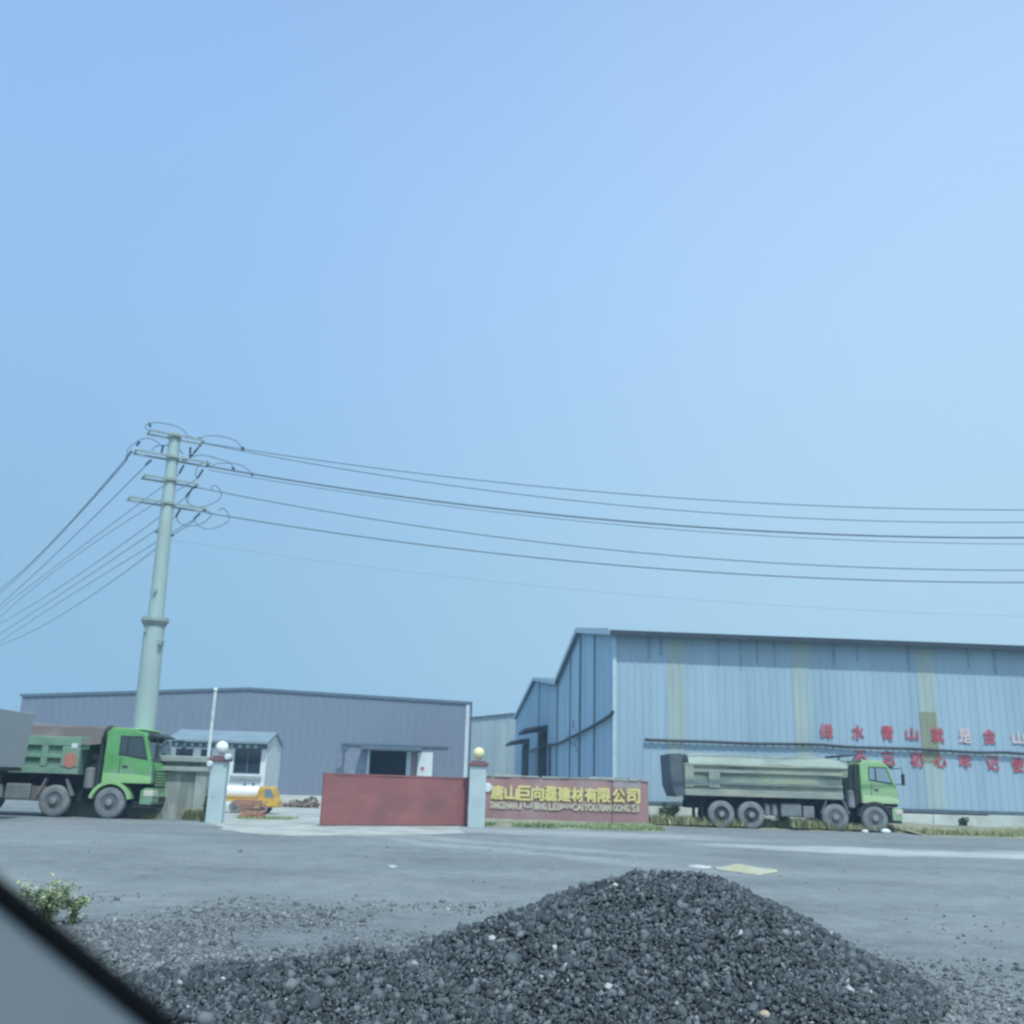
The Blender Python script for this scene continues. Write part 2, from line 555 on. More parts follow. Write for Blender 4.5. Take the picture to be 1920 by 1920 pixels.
m_yel = mat('roof_light_strip', (0.345, 0.415, 0.40), 0.45, var=0.1, scale=0.7, col2=(0.30, 0.40, 0.44), amt=0.5, pscale=0.8, stretch=(1, 1, 0.3))
m_brn = mat('old_panel', (0.245, 0.265, 0.195), 0.7, var=0.15, scale=1.0, col2=(0.20, 0.2, 0.14), amt=0.6, pscale=1.0)
m_plinth = mat('whitewashed_base', (0.50, 0.53, 0.49), 0.85, var=0.15, scale=0.8, col2=(0.30, 0.32, 0.27), amt=0.6, pscale=0.7, bump=0.2, pth=(.5, .7))

def corr(b, u0, u1, z0, ztop, off=0.0, pitch=0.40, dep=0.028, along='x'):
    """trapezoid ribbed sheet; along x it faces -y, along y it faces -x"""
    us = []
    k = math.floor(u0 / pitch)
    while k * pitch < u1 + pitch:
        for fr, dd in ((0.0, 0), (0.62, 0), (0.72, 1), (0.90, 1)):
            u = (k + fr) * pitch
            if u0 <= u <= u1: us.append((u, dd))
        k += 1
    if not us: us = [(u0, 0)]
    us = [(u0, us[0][1])] + us + [(u1, us[-1][1])]
    vs = []
    for u, dd in us:
        d = -off - dd * dep
        zt = ztop(u) if callable(ztop) else ztop
        for z in (z0, zt):
            vs.append((u, d, z) if along == 'x' else (d, u, z))
    b.add(vs, [(2 * i, 2 * i + 2, 2 * i + 3, 2 * i + 1) for i in range(len(us) - 1)])
    return b
corr(MB(), 0, WL, BASE, EAVE + 0.1).build('wall', m_clad, wh, fixn=False)
# end wall: two bays
D1, D2, D3, D4 = 13.5, 27.0, 47.5, 77.0
Z1, Z2, Z3, Z4 = EAVE + 2.15, EAVE + 0.05, EAVE + 2.4, EAVE + 0.3
def ztop_end(u):
    pts = [(-1, EAVE - 0.05), (0, EAVE + 0.08), (D1, Z1), (D2, Z2), (D3, Z3), (D4 + 1, Z4)]
    for (a, za), (b_, zb) in zip(pts, pts[1:]):
        if a <= u <= b_: return za + (zb - za) * (u - a) / (b_ - a)
    return Z4
corr(MB(), 0.02, D4, 0.0, ztop_end, along='y', pitch=0.5, dep=0.05).build('wall', m_clad_old, wh, fixn=False)
# back and far walls close the box
b = MB(); b.box(0.2, WL, D4, D4 + .1, 0, Z4); b.box(WL, WL + .1, 0, D4, 0, EAVE); b.build('wall', m_clad_old, wh)
def roof_bay(da, db, dc, za, zb, zc, ov):
    b = MB(); th = 0.16
    b.prismx([(da - ov, za - 0.1), (db, zb + .05), (dc, zc), (dc, zc + th), (db, zb + th + .05), (da - ov, za - 0.1 + th)], -0.35, WL + .3)
    return b.build('roof', m_roof, wh)
roof_bay(0, D1, D2, EAVE + 0.10, Z1, Z2, 0.62)
roof_bay(D2 + .05, D3, D4, Z2 + 0.05, Z3, Z4, 0.0)
# verge trim along the gable ends
for (da, za, db, zb) in ((-0.62, EAVE + 0.02, D1, Z1 + .06), (D1, Z1 + .06, D2, Z2), (D2, Z2, D3, Z3), (D3, Z3, D4, Z4)):
    b = MB(); b.bar((-0.38, da, za + .04), (-0.38, db, zb + .04), 0.05, 0.34); b.build('verge_trim', m_trim, wh)
MB().box(-0.3, WL, -0.72, -0.625, EAVE - 0.13, EAVE + 0.12).build('gutter', mat('shade_toned_gutter', (.03, .045, .06), .6, var=.2), wh)  # shade on the roof edge is put into this near-black colour
MB().box(-0.1, 0.09, -0.09, 0.0, 0.9, EAVE).build('corner_trim', m_trim, wh)
# base flashing and whitewashed plinth
MB().box(0, WL, -0.1, -0.06, BASE - 0.16, BASE + 0.02).build('base_flashing', m_flash, wh)
b = MB()
x = 0.0
while x < WL:
    x2 = min(WL, x + random.uniform(2.6, 4.4))
    b.box(x, x2 - 0.02, -0.28 + random.uniform(-.03, .03), -0.02, 0, BASE - 0.165 + random.uniform(-.07, 0))
    x = x2
b.build('plinth', m_plinth, wh, bevel=0.02)
# roof-light strips in the wall
for (pa, pb) in ((1252, 1284), (1488, 1520), (1722, 1755), (1985, 2018)):
    xa, xb = wl(pa, 1300).x, wl(pb, 1300).x
    corr(MB(), xa, xb, BASE + .03, EAVE - 0.02, off=0.012).build('wall_light_strip', m_yel, wh, fixn=False)
xa, xb = wl(1727, 1380).x, wl(1758, 1380).x
corr(MB(), xa, xb, wl(1740, 1431).z, wl(1740, 1335).z, off=0.02).build('patch_panel', m_brn, wh, fixn=False)
# rain stains running down from the gutter
m_stain = mat('rain_stain', (0.215, 0.30, 0.375), 0.6, var=0.2, scale=2)
for px, ln in ((1213, .9), (1236, .6), (1345, 1.1), (1386, 1.3), (1417, .9), (1450, 1.0), (1560, .8), (1605, .6), (1700, .9), (1812, .7), (1860, 1.0)):
    u0 = wl(px, 1230).x
    corr(MB(), u0, u0 + random.uniform(.1, .22), EAVE - .4 - ln, EAVE - .02, off=0.007).build('rain_stain', m_stain, wh, fixn=False)
# slogan: red and sun-faded characters painted on the ribs
m_red = mat('red_paint', (0.42, 0.085, 0.115), 0.6, var=0.2, scale=3, col2=(0.45, 0.2, 0.22), amt=0.5, pscale=2.0)
m_pink = mat('faded_red_paint', (0.60, 0.50, 0.52), 0.7, var=0.1, scale=3, col2=(0.55, 0.32, 0.34), amt=0.6, pscale=2.5)
top = [('绿', 1549, 1371, 0), ('水', 1608, 1373, 0), ('青', 1663, 1374, 0), ('山', 1709, 1376, 0), ('就', 1757, 1378, 0), ('是', 1808, 1380, 1), ('金', 1854, 1380, 0), ('山', 1908, 1384, 1), ('银', 1958, 1386, 0), ('山', 2008, 1388, 0)]
bot = [('不', 1613, 1421, 0), ('忘', 1665, 1421, 0), ('初', 1718, 1424, 0), ('心', 1762, 1427, 0), ('牢', 1809, 1428, 0), ('记', 1860, 1430, 0), ('使', 1907, 1434, 0), ('命', 1956, 1436, 0)]
for ch, px, py, fd in top + bot:
    p = wl(px, py)
    hh = 0.36 if ch not in ('山', '之', '心') else 0.30
    o = text_obj('slogan_character', ch, m_pink if fd else m_red, wh, p.x - 0.33, p.x + 0.33, p.z - hh, p.z + hh, -0.062, 0.006, 0.0, bold=.02)
    if fd: o['label'] = 'sun-bleached pinkish white character'
# vertical seams / downpipes on the end wall
m_seam = mat('seam', (0.17, 0.25, 0.30), 0.6, var=0.2)
for d, wd, zt in ((6.6, .15, None), (13.3, .09, None), (18.4, .07, None), (26.9, .12, None), (43, .12, None)):
    MB().box(-0.16, -0.052, d - wd / 2, d + wd / 2, 0.3, ztop_end(d) - 0.15).build('seam_strip', m_seam, wh)
# doors with canopies on the end wall
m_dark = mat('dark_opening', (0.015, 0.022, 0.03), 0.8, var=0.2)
m_canopy = mat('canopy', (0.04, 0.055, 0.07), 0.7, var=0.2)
def end_d(px):
    n = (Matrix.Rotation(YAW, 3, 'Z') @ Vector((1, 0, 0)))
    p = onP(px, 1430, W0, n)
    return (Matrix.Rotation(-YAW, 3, 'Z') @ (p - W0)).y
def end_z(px, py):
    n = (Matrix.Rotation(YAW, 3, 'Z') @ Vector((1, 0, 0)))
    return onP(px, py, W0, n).z
for pa, pb, pt in ((1012, 1026, 1374), (980, 992, 1396)):
    da, db = end_d(pb), end_d(pa)
    zt = end_z((pa + pb) / 2, pt)
    dr = MB().box(-0.11, -0.06, da, db, 0, zt).build('door', m_dark, wh)
    b = MB(); b.prism([(-2.0, zt - 0.12), (-0.06, zt + .25), (-0.06, zt + .45), (-2.0, zt + 0.12)], da - .6, db + .6)
    b.build('door_canopy', m_canopy, wh)
d_ = end_d(1033)
MB().box(-0.2, -0.06, d_ - .3, d_ + .3, 0, end_z(1033, 1398)).build('door', m_flash, wh)
# worn red marks on the end wall, not legible
m_worn = mat('worn_red', (0.27, 0.30, 0.39), 0.7, var=.2, scale=3)
for k in range(9):
    dd = end_d(1066 + random.uniform(0, 28)); zz = end_z(1078, 1352 + k * 7)
    MB().bar((-0.057, dd, zz), (-0.057, dd + random.uniform(.5, 1.5), zz + random.uniform(-.5, .3)), random.uniform(.12, .2), 0.008, up=(1, 0, 0)).build('worn_red_paint', m_worn, wh)
# cable bundles
m_cable = mat('black_cable', (0.045, 0.06, 0.075), 0.6, var=0.2)
pts = []
for i, (px, py) in enumerate(((1208, 1387), (1260, 1389), (1330, 1391), (1400, 1394), (1470, 1395), (1530, 1396), (1580, 1400), (1630, 1402), (1700, 1404), (1760, 1407), (1830, 1411), (1880, 1411), (1925, 1414), (2000, 1417), (2100, 1421))):
    p = wl(px, py); pts.append((p.x, -0.17 + random.uniform(-.02, .02), p.z))
cb = MB().tube(smooth_path(pts, 5), 0.075, 8).build('cable_bundle', m_cable, None, smooth=True)
cb.location = W0; cb.rotation_euler = (0, 0, YAW)
tag(cb, 'thick dark cable bundle running along the blue front wall between the two slogan rows', 'cable')
n_ = (Matrix.Rotation(YAW, 3, 'Z') @ Vector((1, 0, 0)))
pts = []
for px, py in ((1149, 1335), (1142, 1343), (1118, 1358), (1090, 1373), (1070, 1383), (1053, 1392), (1040, 1396), (1028, 1397), (1008, 1403), (990, 1410)):
    p = onP(px, py, W0 - n_ * 0.25, n_); pts.append(Matrix.Rotation(-YAW, 3, 'Z') @ (p - W0))
cb = MB().tube(smooth_path(pts, 4), 0.10, 8).build('cable_bundle', m_cable, None, smooth=True)
cb.location = W0; cb.rotation_euler = (0, 0, YAW)
tag(cb, 'dark cable sagging along the shaded end wall of the blue warehouse', 'cable')

# ================================================================== grey shed between, purple workshop
m_grey = mat('grey_cladding', (0.30, 0.36, 0.38), 0.6, var=0.08, scale=0.3, col2=(0.25, 0.31, 0.34), amt=0.5, pscale=0.4, stretch=(1, 1, 0.15))
YB = 138.0
p = atY(868, 1400, YB)
gs = thing('distant_shed', 'pale grey shed seen in the gap between the purple-grey workshop and the blue warehouse', 'shed', (p.x, YB, 0))
zl = atY(886, 1346, YB).z; zr = atY(985, 1334, YB).z
def zg(u): return zl + (zr - zl) * min(u, 14) / 9.0 - max(0, u - 14) * .11
corr(MB(), 0, 30, 0, zg, pitch=0.9, dep=.06).build('wall', m_grey, gs, fixn=False)
b = MB(); b.box(0, 30, 30, 30.1, 0, zl); b.box(0, .1, 0.1, 30, 0, zl); b.box(29.9, 30, 0.1, 30, 0, zl); b.build('wall', m_grey, gs)
b = MB(); b.prism([(-.3, zg(0) - .05), (14, zg(14)), (30.3, zg(30)), (30.3, zg(30) + .25), (14, zg(14) + .25), (-.3, zg(0) + .2)], -.4, 30.3); b.build('roof', m_trim, gs)
px_ = atY(942, 1400, YB).x - p.x
corr(MB(), px_ - .35, px_ + .5, 0, zg(px_) - 1.4, off=.02, pitch=.9, dep=.06).build('wall_light_strip', m_yel, gs, fixn=False)

m_pur = mat('purple_grey_cladding', (0.18, 0.207, 0.265), 0.6, var=0.08, scale=0.25, col2=(0.155, 0.195, 0.25), amt=0.6, pscale=0.25, stretch=(1, 1, 0.3), pth=(.4, .7))
m_pur2 = mat('purple_trim', (0.10, 0.14, 0.18), 0.6, var=0.1)
YP = 80.0
PYAW = R(3.0)
pr = atY(881, 1400, YP); pr.z = 0
ws = thing('workshop_building', 'wide purple-grey metal workshop with a low gable and an open dark doorway', 'workshop', pr, PYAW)
pn = Vector((-math.sin(PYAW), math.cos(PYAW), 0))
def pl(px, py, d=0.0):
    q = onP(px, py, pr + pn * d, pn)
    return Matrix.Rotation(-PYAW, 3, 'Z') @ (q - pr)
A = pl(42, 1305); B = pl(465, 1292); Cc = pl(881, 1319)
def zp(u):
    return A.z + (B.z - A.z) * (u - A.x) / (B.x - A.x) if u < B.x else B.z + (Cc.z - B.z) * (u - B.x) / (Cc.x - B.x)
dl, dr_ = pl(693, 1430).x, pl(762, 1430).x
dz = pl(728, 1408).z
PB = pl(560, 1491).z
m_wbase = mat('pale_base_course', (0.50, 0.52, 0.47), 0.85, var=0.15, scale=.6, col2=(.33, .34, .3), amt=.5, pscale=.5)
b = MB(); corr(b, A.x, dl, PB, zp, pitch=.6, dep=.03); corr(b, dr_, Cc.x, PB, zp, pitch=.6, dep=.03); corr(b, dl, dr_, dz, zp, pitch=.6, dep=.03)
b.build('wall', m_pur, ws, fixn=False)
b = MB(); b.box(A.x, dl, -.08, .1, 0, PB); b.box(dr_, Cc.x, -.08, .1, 0, PB); b.build('base_course', m_wbase, ws)
b = MB(); b.box(A.x, A.x + .1, .1, 24, 0, A.z); b.box(Cc.x - .1, Cc.x, .1, 24, 0, Cc.z); b.box(A.x, Cc.x, 24, 24.1, 0, A.z); b.build('wall', m_pur, ws)
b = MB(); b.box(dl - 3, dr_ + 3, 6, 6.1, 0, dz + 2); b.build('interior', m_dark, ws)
b = MB(); b.prism([(A.x - .2, A.z), (B.x, B.z), (Cc.x + .2, Cc.z), (Cc.x + .2, Cc.z + .14), (B.x, B.z + .14), (A.x - .2, A.z + .14)], -.06, 24.3); b.build('roof', m_pur2, ws)
for (p0, p1) in ((A, B), (B, Cc)):
    MB().bar((p0.x, -.10, p0.z + .02), (p1.x, -.10, p1.z + .02), .04, .2).build('verge_trim', m_pur2, ws)
MB().box(Cc.x - .28, Cc.x + .02, -.08, 0.1, 0, Cc.z - .1).build('corner_trim', mat('white_trim', (.52, .56, .6), .6, var=.1), ws)
MB().box(Cc.x + .04, Cc.x + .2, -.2, -.05, 0, Cc.z - .05).build('downpipe', m_flash, ws)
# doorway: jambs, canopy, white sliding leaf, red paper strips
m_white = mat('white_paint', (0.62, 0.66, 0.66), 0.6, var=0.08, scale=1.0, col2=(.48, .52, .52), amt=.5, pscale=1)
jx = pl(688, 1430).x
MB().box(jx, dl, -.12, -.035, 0, dz).build('door_jamb', m_trim, ws)
MB().box(dr_, pl(770, 1430).x, -.12, -.035, 0, dz).build('door_jamb', m_trim, ws)
c0, c1 = pl(678, 1406).x, pl(792, 1406).x
MB().prismx([(-1.5, dz + .02), (-.04, dz + .12), (-.04, dz + .34), (-1.5, dz + .2)], c0, c1).build('canopy', m_flash, ws)
sl0, sl1 = pl(783, 1430).x, pl(811, 1430).x
leaf = MB().box(sl0, sl1, -.2, -.06, .05, dz - .02).build('door', m_white, ws)
leaf['label'] = 'white sliding door leaf pushed aside'
lx = pl(792, 1441)
MB().lathe([(.15, -.24), (.15, -.202)], (lx.x, 0, lx.z), 'y', 14).build('red_mark', m_red, leaf)
MB().box(pl(640, 1409).x, pl(840, 1409).x, -.12, -.035, dz + .36, dz + .5).build('lintel_rail', m_pur2, ws)
for px in (681, 773):
    q = pl(px, 1430).x
    MB().box(q - .14, q + .14, -.05, -.034, .9, dz - .25).build('red_paper_strip', mat('worn_red_paper', (.33, .17, .19), .8, var=.2), ws)
q = pl(655, 1408)
MB().box(q.x - .9, jx - .02, -.075, -.034, 0, q.z).build('wall_panel', mat('dull_panel', (.19, .22, .29), .7, var=.15), ws)
pp = pl(645, 1408, -1.0)
gp = (Matrix.Rotation(PYAW, 3, 'Z') @ Vector((pp.x, -1.0, 0))) + pr
t = thing('yard_post', 'thin dark post standing before the purple-grey wall near its doorway', 'post', gp)
MB().tube([(0, 0, 0), (0, 0, pp.z)], 0.09, 8).build('post', m_flash, t)
MB().box(-.28, .28, -.14, .14, pp.z, pp.z + .22).build('head', m_flash, t)

# ================================================================== gatehouse
YG = 60.0
GY = R(4)
gr_ = atY(497, 1450, YG); gr_.z = 0
gh = thing('gatehouse', 'small white gatehouse with a low pitched roof and dark windows', 'gatehouse', gr_, GY)
gn = Vector((-math.sin(GY), math.cos(GY), 0))
def gl(px, py, d=0.0):
    q = onP(px, py, gr_ + gn * d, gn)
    return Matrix.Rotation(-GY, 3, 'Z') @ (q - gr_)
ez = gl(497, 1393).z
gx0 = gl(322, 1400).x
DEP = 5.2
rz_ = ez + .62
wa, wb = gl(438, 1430).x, gl(489, 1430).x
wz1, wz0 = gl(460, 1402).z, gl(460, 1451).z
b = MB()
b.box(gx0, wa, 0, .2, 0, ez); b.box(wb, 0, 0, .2, 0, ez); b.box(wa, wb, 0, .2, 0, wz0); b.box(wa, wb, 0, .2, wz1, ez)
b.box(gx0, gx0 + .2, .2, DEP, 0, ez); b.box(gx0, 0, DEP, DEP + .2, 0, ez)
b.build('wall', m_white, gh)
b = MB(); b.prismx([(0.2, 0), (DEP, 0), (DEP, ez), (DEP / 2, rz_ - .02), (0.2, ez)], -.2, 0.0)
b.build('gable_wall', m_white, gh)
m_bluish = mat('pale_blue_roof', (0.19, 0.245, 0.28), 0.5, var=.12, scale=1)
b = MB(); b.prismx([(-.55, ez - .08), (DEP / 2, rz_), (DEP + .5, ez - .08), (DEP + .5, ez + .05), (DEP / 2, rz_ + .13), (-.55, ez + .05)], gx0 - .2, .12)
b.build('roof', m_bluish, gh)
# blocks under the eave, window with frame and panes
m_tooth = mat('eave_trim', (.10, .14, .17), .7, var=.2)
b = MB(); b.box(gx0, 0, -.09, -.004, ez - .36, ez - .1); b.build('fascia', m_tooth, gh)
x = gx0 + .2
while x < -.3:
    MB().box(x, x + .16, -.14, -.092, ez - .32, ez - .14).build('eave_block', m_trim, gh); x += .46
m_glass = mat('dark_glass', (0.028, 0.04, 0.055), 0.08, var=.1, spec=.6)
w_ = MB().box(wa + .06, wb - .06, .1, .12, wz0 + .06, wz1 - .06).build('window', m_glass, gh)
b = MB()
for (x0, x1, z0, z1) in ((wa, wa + .06, wz0, wz1), (wb - .06, wb, wz0, wz1), (wa + .06, wb - .06, wz0, wz0 + .06), (wa + .06, wb - .06, wz1 - .06, wz1), ((wa + wb) / 2 - .03, (wa + wb) / 2 + .03, wz0 + .06, wz1 - .06)):
    b.box(x0, x1, .04, .09, z0, z1)
b.build('frame', m_tooth, w_)
MB().box(wa - .1, wb + .1, -.14, -.004, wz0 - .32, wz0 - .12).build('sill', mat('grey_sill', (.25, .28, .27), .8), gh)
for pa, pb in ((330, 362), (377, 397)):
    xa, xb = gl(pa, 1410).x, gl(pb, 1410).x
    w_ = MB().box(xa, xb, -.03, -.004, gl(350, 1432).z, gl(350, 1404).z).build('window', m_glass, gh)
    MB().box(xa - .05, xb + .05, -.06, -.031, gl(350, 1404).z, gl(350, 1404).z + .08).build('frame', m_trim, w_)
for px in (459, 475):
    q = gl(px, 1471); MB().box(q.x - .06, q.x + .06, -.03, -.004, q.z - .08, q.z + .08).build('vent', m_flash, gh)

# ================================================================== gate
m_pillar = mat('pillar_render', (0.40, 0.475, 0.49), 0.75, var=0.1, scale=1.5, col2=(.33, .40, .41), amt=.5, pscale=1.2, bump=.15)
m_cap = mat('maroon_cap', (0.16, 0.09, 0.10), 0.7, var=.2)
def pillar(pxl, pxr, pbase, ptop, label, globe_m, globe_px):
    bl = atZ((pxl + pxr) / 2, pbase)
    wdt = (atY(pxr, ptop + 30, bl.y).x - atY(pxl, ptop + 30, bl.y).x)
    h = atY((pxl + pxr) / 2, ptop, bl.y).z
    dp = .19
    t = thing('gate_pillar', label, 'gate pillar', (bl.x, bl.y + dp, 0), 0, 'gate pillars')
    MB().box(-wdt / 2, wdt / 2, -dp, dp, -.05, h).build('shaft', m_pillar, t, bevel=.015)
    cw = wdt / 2 + .07
    cd_ = dp + .07
    MB().box(-cw, cw, -cd_, cd_, h, h + .13).box(-cw * .72, cw * .72, -cd_ * .72, cd_ * .72, h + .13, h + .2).build('cap', m_cap, t, bevel=.015)
    r_ = globe_px / 2 * (bl.y / F)
    MB().lathe([(.1, h + .2), (.1, h + .26), (.06, h + .28)], (0, 0, 0), 'z', 14).build('lamp_base', m_pillar, t)
    MB().ball((0, 0, h + .27 + r_ * .95), r_, 24, 16).build('globe_lamp', globe_m, t, smooth=True)
    return t, wdt, h
m_gw = mat('white_globe', (0.74, 0.77, 0.74), 0.25, var=.04, spec=.5)
m_gy = mat('yellowed_globe', (0.70, 0.66, 0.36), 0.3, var=.06, scale=4)
pA, wA, hA = pillar(384, 414, 1543, 1427, 'pale gate pillar carrying a clean white globe lamp, beside the open entrance', m_gw, 23)
pB, wB, hB = pillar(877, 908, 1551, 1436, 'pale gate pillar carrying a yellowed globe lamp, between red gate and sign wall', m_gy, 21)
# small horn speakers on the first pillar
for dx, dzz in ((-.31, -.10), (.30, .16)):
    s_ = thing('security_camera', 'small white camera housing fixed %s of the white-globe pillar' % ('just under the cap' if dx < 0 else 'beside the globe'), 'camera', Vector(pA.location) + Vector((dx, -.19 - .06, hA + dzz)))
    MB().lathe([(.08, -.1), (.115, 0), (.115, .12), (.05, .14)], (0, 0, 0), 'y', 14).build('housing', m_white, s_, smooth='auto')
    MB().box(-.03, .03, .1, .32, -.1, -.04).build('bracket', m_tooth, s_)

m_gate = mat('red_gate_paint', (0.26, 0.105, 0.105), 0.7, var=.10, scale=.9, col2=(.17, .085, .095), amt=.75, pscale=.7, pth=(.42, .68), bump=.15, bscale=4)
ga, gb = atZ(601, 1549), atZ(874, 1552)
gb = gb + Vector((0, .35, 0)); gb.y = pB.location.y + .35
gang = math.atan2(gb.y - ga.y, gb.x - ga.x)
gate = thing('sliding_gate', 'solid dull red gate panel closing half of the entrance', 'gate', (ga.x, ga.y, 0), gang)
gL = math.hypot(gb.x - ga.x, gb.y - ga.y)
gH = atY(605, 1452, ga.y).z
nseg = 8
for k in range(1):
    # slightly warped sheet
    b = MB(); nx, nz = 24, 8
    vs = []
    for i in range(nx + 1):
        for j in range(nz + 1):
            u, v = i / nx, j / nz
            vs.append((u * gL, (float(vnoise(u * 7, v * 3)) - .5) * .03, .06 + (gH - .06) * v))
    b.add(vs, [(i * (nz + 1) + j, (i + 1) * (nz + 1) + j, (i + 1) * (nz + 1) + j + 1, i * (nz + 1) + j + 1) for i in range(nx) for j in range(nz)])
    b.box(0, gL, .03, .09, .07, gH - .01)
    b.build('panel', m_gate, gate)
MB().box(-.03, gL, -.02, .1, gH, gH + .06).build('top_rail', m_gate, gate)
MB().box(-.03, gL, -.02, .1, .03, .058).build('bottom_rail', m_cap, gate)
for x in (.5, gL - .6):
    MB().lathe([(.05, .0), (.05, .05)], (x, 0, .05), 'y', 12).build('roller', m_cap, gate)

# sign wall
m_sign = mat('maroon_sign_face', (0.30, 0.18, 0.18), 0.7, var=.10, scale=1.2, col2=(.34, .27, .27), amt=.5, pscale=.7, stretch=(1, 1, .5))
m_cope = mat('broken_coping', (.33, .34, .31), .9, var=.3, scale=2, bump=.4)
YS = atZ(910, 1541).y
sa, sb = atY(903, 1500, YS), atY(1216, 1500, YS)
SANG = R(0.9)
sw = thing('sign_wall', 'low maroon wall bearing yellow raised company lettering in two rows', 'sign wall', (sa.x, YS, 0), SANG)
sn = Vector((-math.sin(SANG), math.cos(SANG), 0))
def sl(px, py):
    q = onP(px, py, Vector((sa.x, YS, 0)), sn)
    return Matrix.Rotation(-SANG, 3, 'Z') @ (q - Vector((sa.x, YS, 0)))
sL = sl(1216, 1500).x
sH = sl(905, 1455).z
m_sign2 = mat('greyed_sign_face', (0.305, 0.265, 0.275), 0.7, var=.12, scale=1.2)
xs = sl(1147, 1500).x
MB().box(0, xs, 0, .3, -.05, sH).build('wall', m_sign, sw)
MB().box(xs + .03, sL, .01, .3, -.05, sH - .02).build('wall', m_sign, sw)['label'] = 'newer greyer end section'
MB().box(xs + .05, sL - .35, -.002, .008, sl(1180, 1478).z, sH - .04).build('grey_patch', m_sign2, sw)
b = MB(); x = 0.0
while x < sL - .3:
    x2 = x + random.uniform(.3, .8)
    b.box(x, min(x2, sL), -.03 + random.uniform(-.03, .02), .33, sH + .002, sH + random.uniform(.03, .11))
    x = x2 + random.uniform(0, .12)
b.jitter(.008).build('coping', m_cope, sw)
m_let = mat('yellow_lettering', (0.62, 0.55, 0.22), 0.5, var=.08, scale=3, col2=(.58, .50, .30), amt=.5, pscale=2)
m_pin = mat('pale_lettering', (0.52, 0.475, 0.37), 0.6, var=.1, scale=3)
chars = '唐山巨向磊建材有限公司'
pins = ['TANG', 'SHAN', 'JU', 'XIANG', 'LEI', 'JIAN', 'CAI', 'YOU', 'XIAN', 'GONG', 'SI']
cz = [(921.5, 943.5), (947, 969), (972, 994), (997, 1019), (1022, 1043.5), (1046, 1069), (1072, 1093), (1096.5, 1119), (1121, 1143.5), (1149, 1171), (1174.5, 1199)]
pz = [(918, 940), (941.5, 968), (971.5, 997.5), (1000.5, 1024), (1029, 1047), (1048.5, 1070.5), (1073.5, 1093), (1095.5, 1119.5), (1121.5, 1146), (1149.5, 1180), (1184, 1197)]
for i, (ch, pn_) in enumerate(zip(chars, pins)):
    c = cz[i]; yo = 1472.5 + i * .72
    p0, p1 = sl(c[0], yo), sl(c[1], yo + 26.5)
    text_obj('sign_character', ch, m_let, sw, p0.x, p1.x, p1.z, p0.z, -.035, .03, 0.0, bold=.028)
    c = pz[i]; yo = 1503 + i * .60
    p0, p1 = sl(c[0], yo), sl(c[1], yo + 13.5)
    text_obj('pinyin_word', pn_, m_pin, sw, p0.x, p1.x, p1.z, p0.z, -.02, .018, 0.0, bold=.018)
q = sl(914, 1477)
pl_ = MB().lathe([(.17, -.06), (.2, -.03), (.2, 0)], (0, 0, 0), 'y', 18).build('round_plate', m_white, None)
pl_.location = (sa.x + q.x * math.cos(SANG), YS + q.x * math.sin(SANG) - .004, q.z)
tag(pl_, 'round white plate fixed at the start of the yellow lettering', 'plate')

# ================================================================== concrete wall beside the first pillar
YC = 38.6
c0, c1 = atY(286, 1470, YC), atY(388, 1470, YC)
cw = thing('concrete_wall', 'stained grey concrete wall with a heavy overhanging coping beside the white-globe pillar', 'wall', (c0.x, YC, 0))
cl = c1.x - c0.x
ch_ = atY(340, 1446, YC).z
m_conc = mat('stained_concrete', (0.27, 0.295, 0.275), 0.9, var=.25, scale=1.2, col2=(.15, .17, .155), amt=.7, pscale=.9, stretch=(1.5, 1, .35), bump=.4)
m_conc2 = mat('pale_coping', (0.29, 0.315, 0.29), .9, var=.2, scale=1.5, bump=.3)
MB().box(-4, cl - .45, 0, .3, -.05, ch_).build('wall', m_conc, cw)
MB().box(cl - .42, cl, -.12, .3, -.05, ch_).build('pier', m_conc, cw)
MB().box(-4, cl + .05, -.22, .35, ch_ + .004, ch_ + .17).build('lower_ledge', m_conc2, cw, bevel=.02)
MB().box(-4, cl, -.05, .3, ch_ + .175, ch_ + .33).build('recess_band', m_conc, cw)
MB().box(-4, cl + .1, -.3, .4, ch_ + .335, ch_ + .56).build('coping', m_conc2, cw, bevel=.03)

# flagpole
ft = atY(404, 1296, 45.0)
fb = ft
fp = thing('flagpole', 'slender white flagpole rising behind the white-globe gate pillar', 'flagpole', (fb.x, 45, 0))
MB().tube([(0, 0, 0), (0, 0, ft.z)], [.08, .065], 12).build('pole', m_white, fp, smooth='auto')
MB().ball((0, 0, ft.z + .06), .1, 12, 8).build('finial', m_white, fp, smooth=True)
MB().lathe([(.3, 0), (.3, .12), (.15, .16)], (0, 0, 0), 'z', 14).build('base', m_conc2, fp)

# ================================================================== trucks
m_tyre = mat('dusty_tyre', (0.19, 0.205, 0.215), 0.95, var=.2, scale=3, col2=(.07, .075, .08), amt=.4, pscale=2, bump=.25)
m_rim_d = mat('dark_rim', (0.05, 0.058, 0.064), 0.8, var=.25, scale=5)
m_rim = mat('dusty_rim', (0.12, 0.132, 0.14), 0.8, var=.25, scale=5, col2=(.06, .065, .07), amt=.5, pscale=4)
m_hub = mat('wheel_hub', (0.22, 0.24, 0.25), .7, var=.2, scale=6)
m_chas = mat('grimy_chassis', (0.022, 0.027, 0.032), .8, var=.3, scale=2)
m_tank = mat('dusty_tank', (0.17, 0.185, 0.19), .7, var=.25, scale=2)
m_lamp = mat('headlamp_glass', (.55, .52, .44), .12, var=.05, spec=.6)
m_mirr = mat('mirror_housing', (.03, .035, .04), .6)
m_cabin = mat('cab_glass', (.035, .05, .06), .06, var=.05, spec=.6)
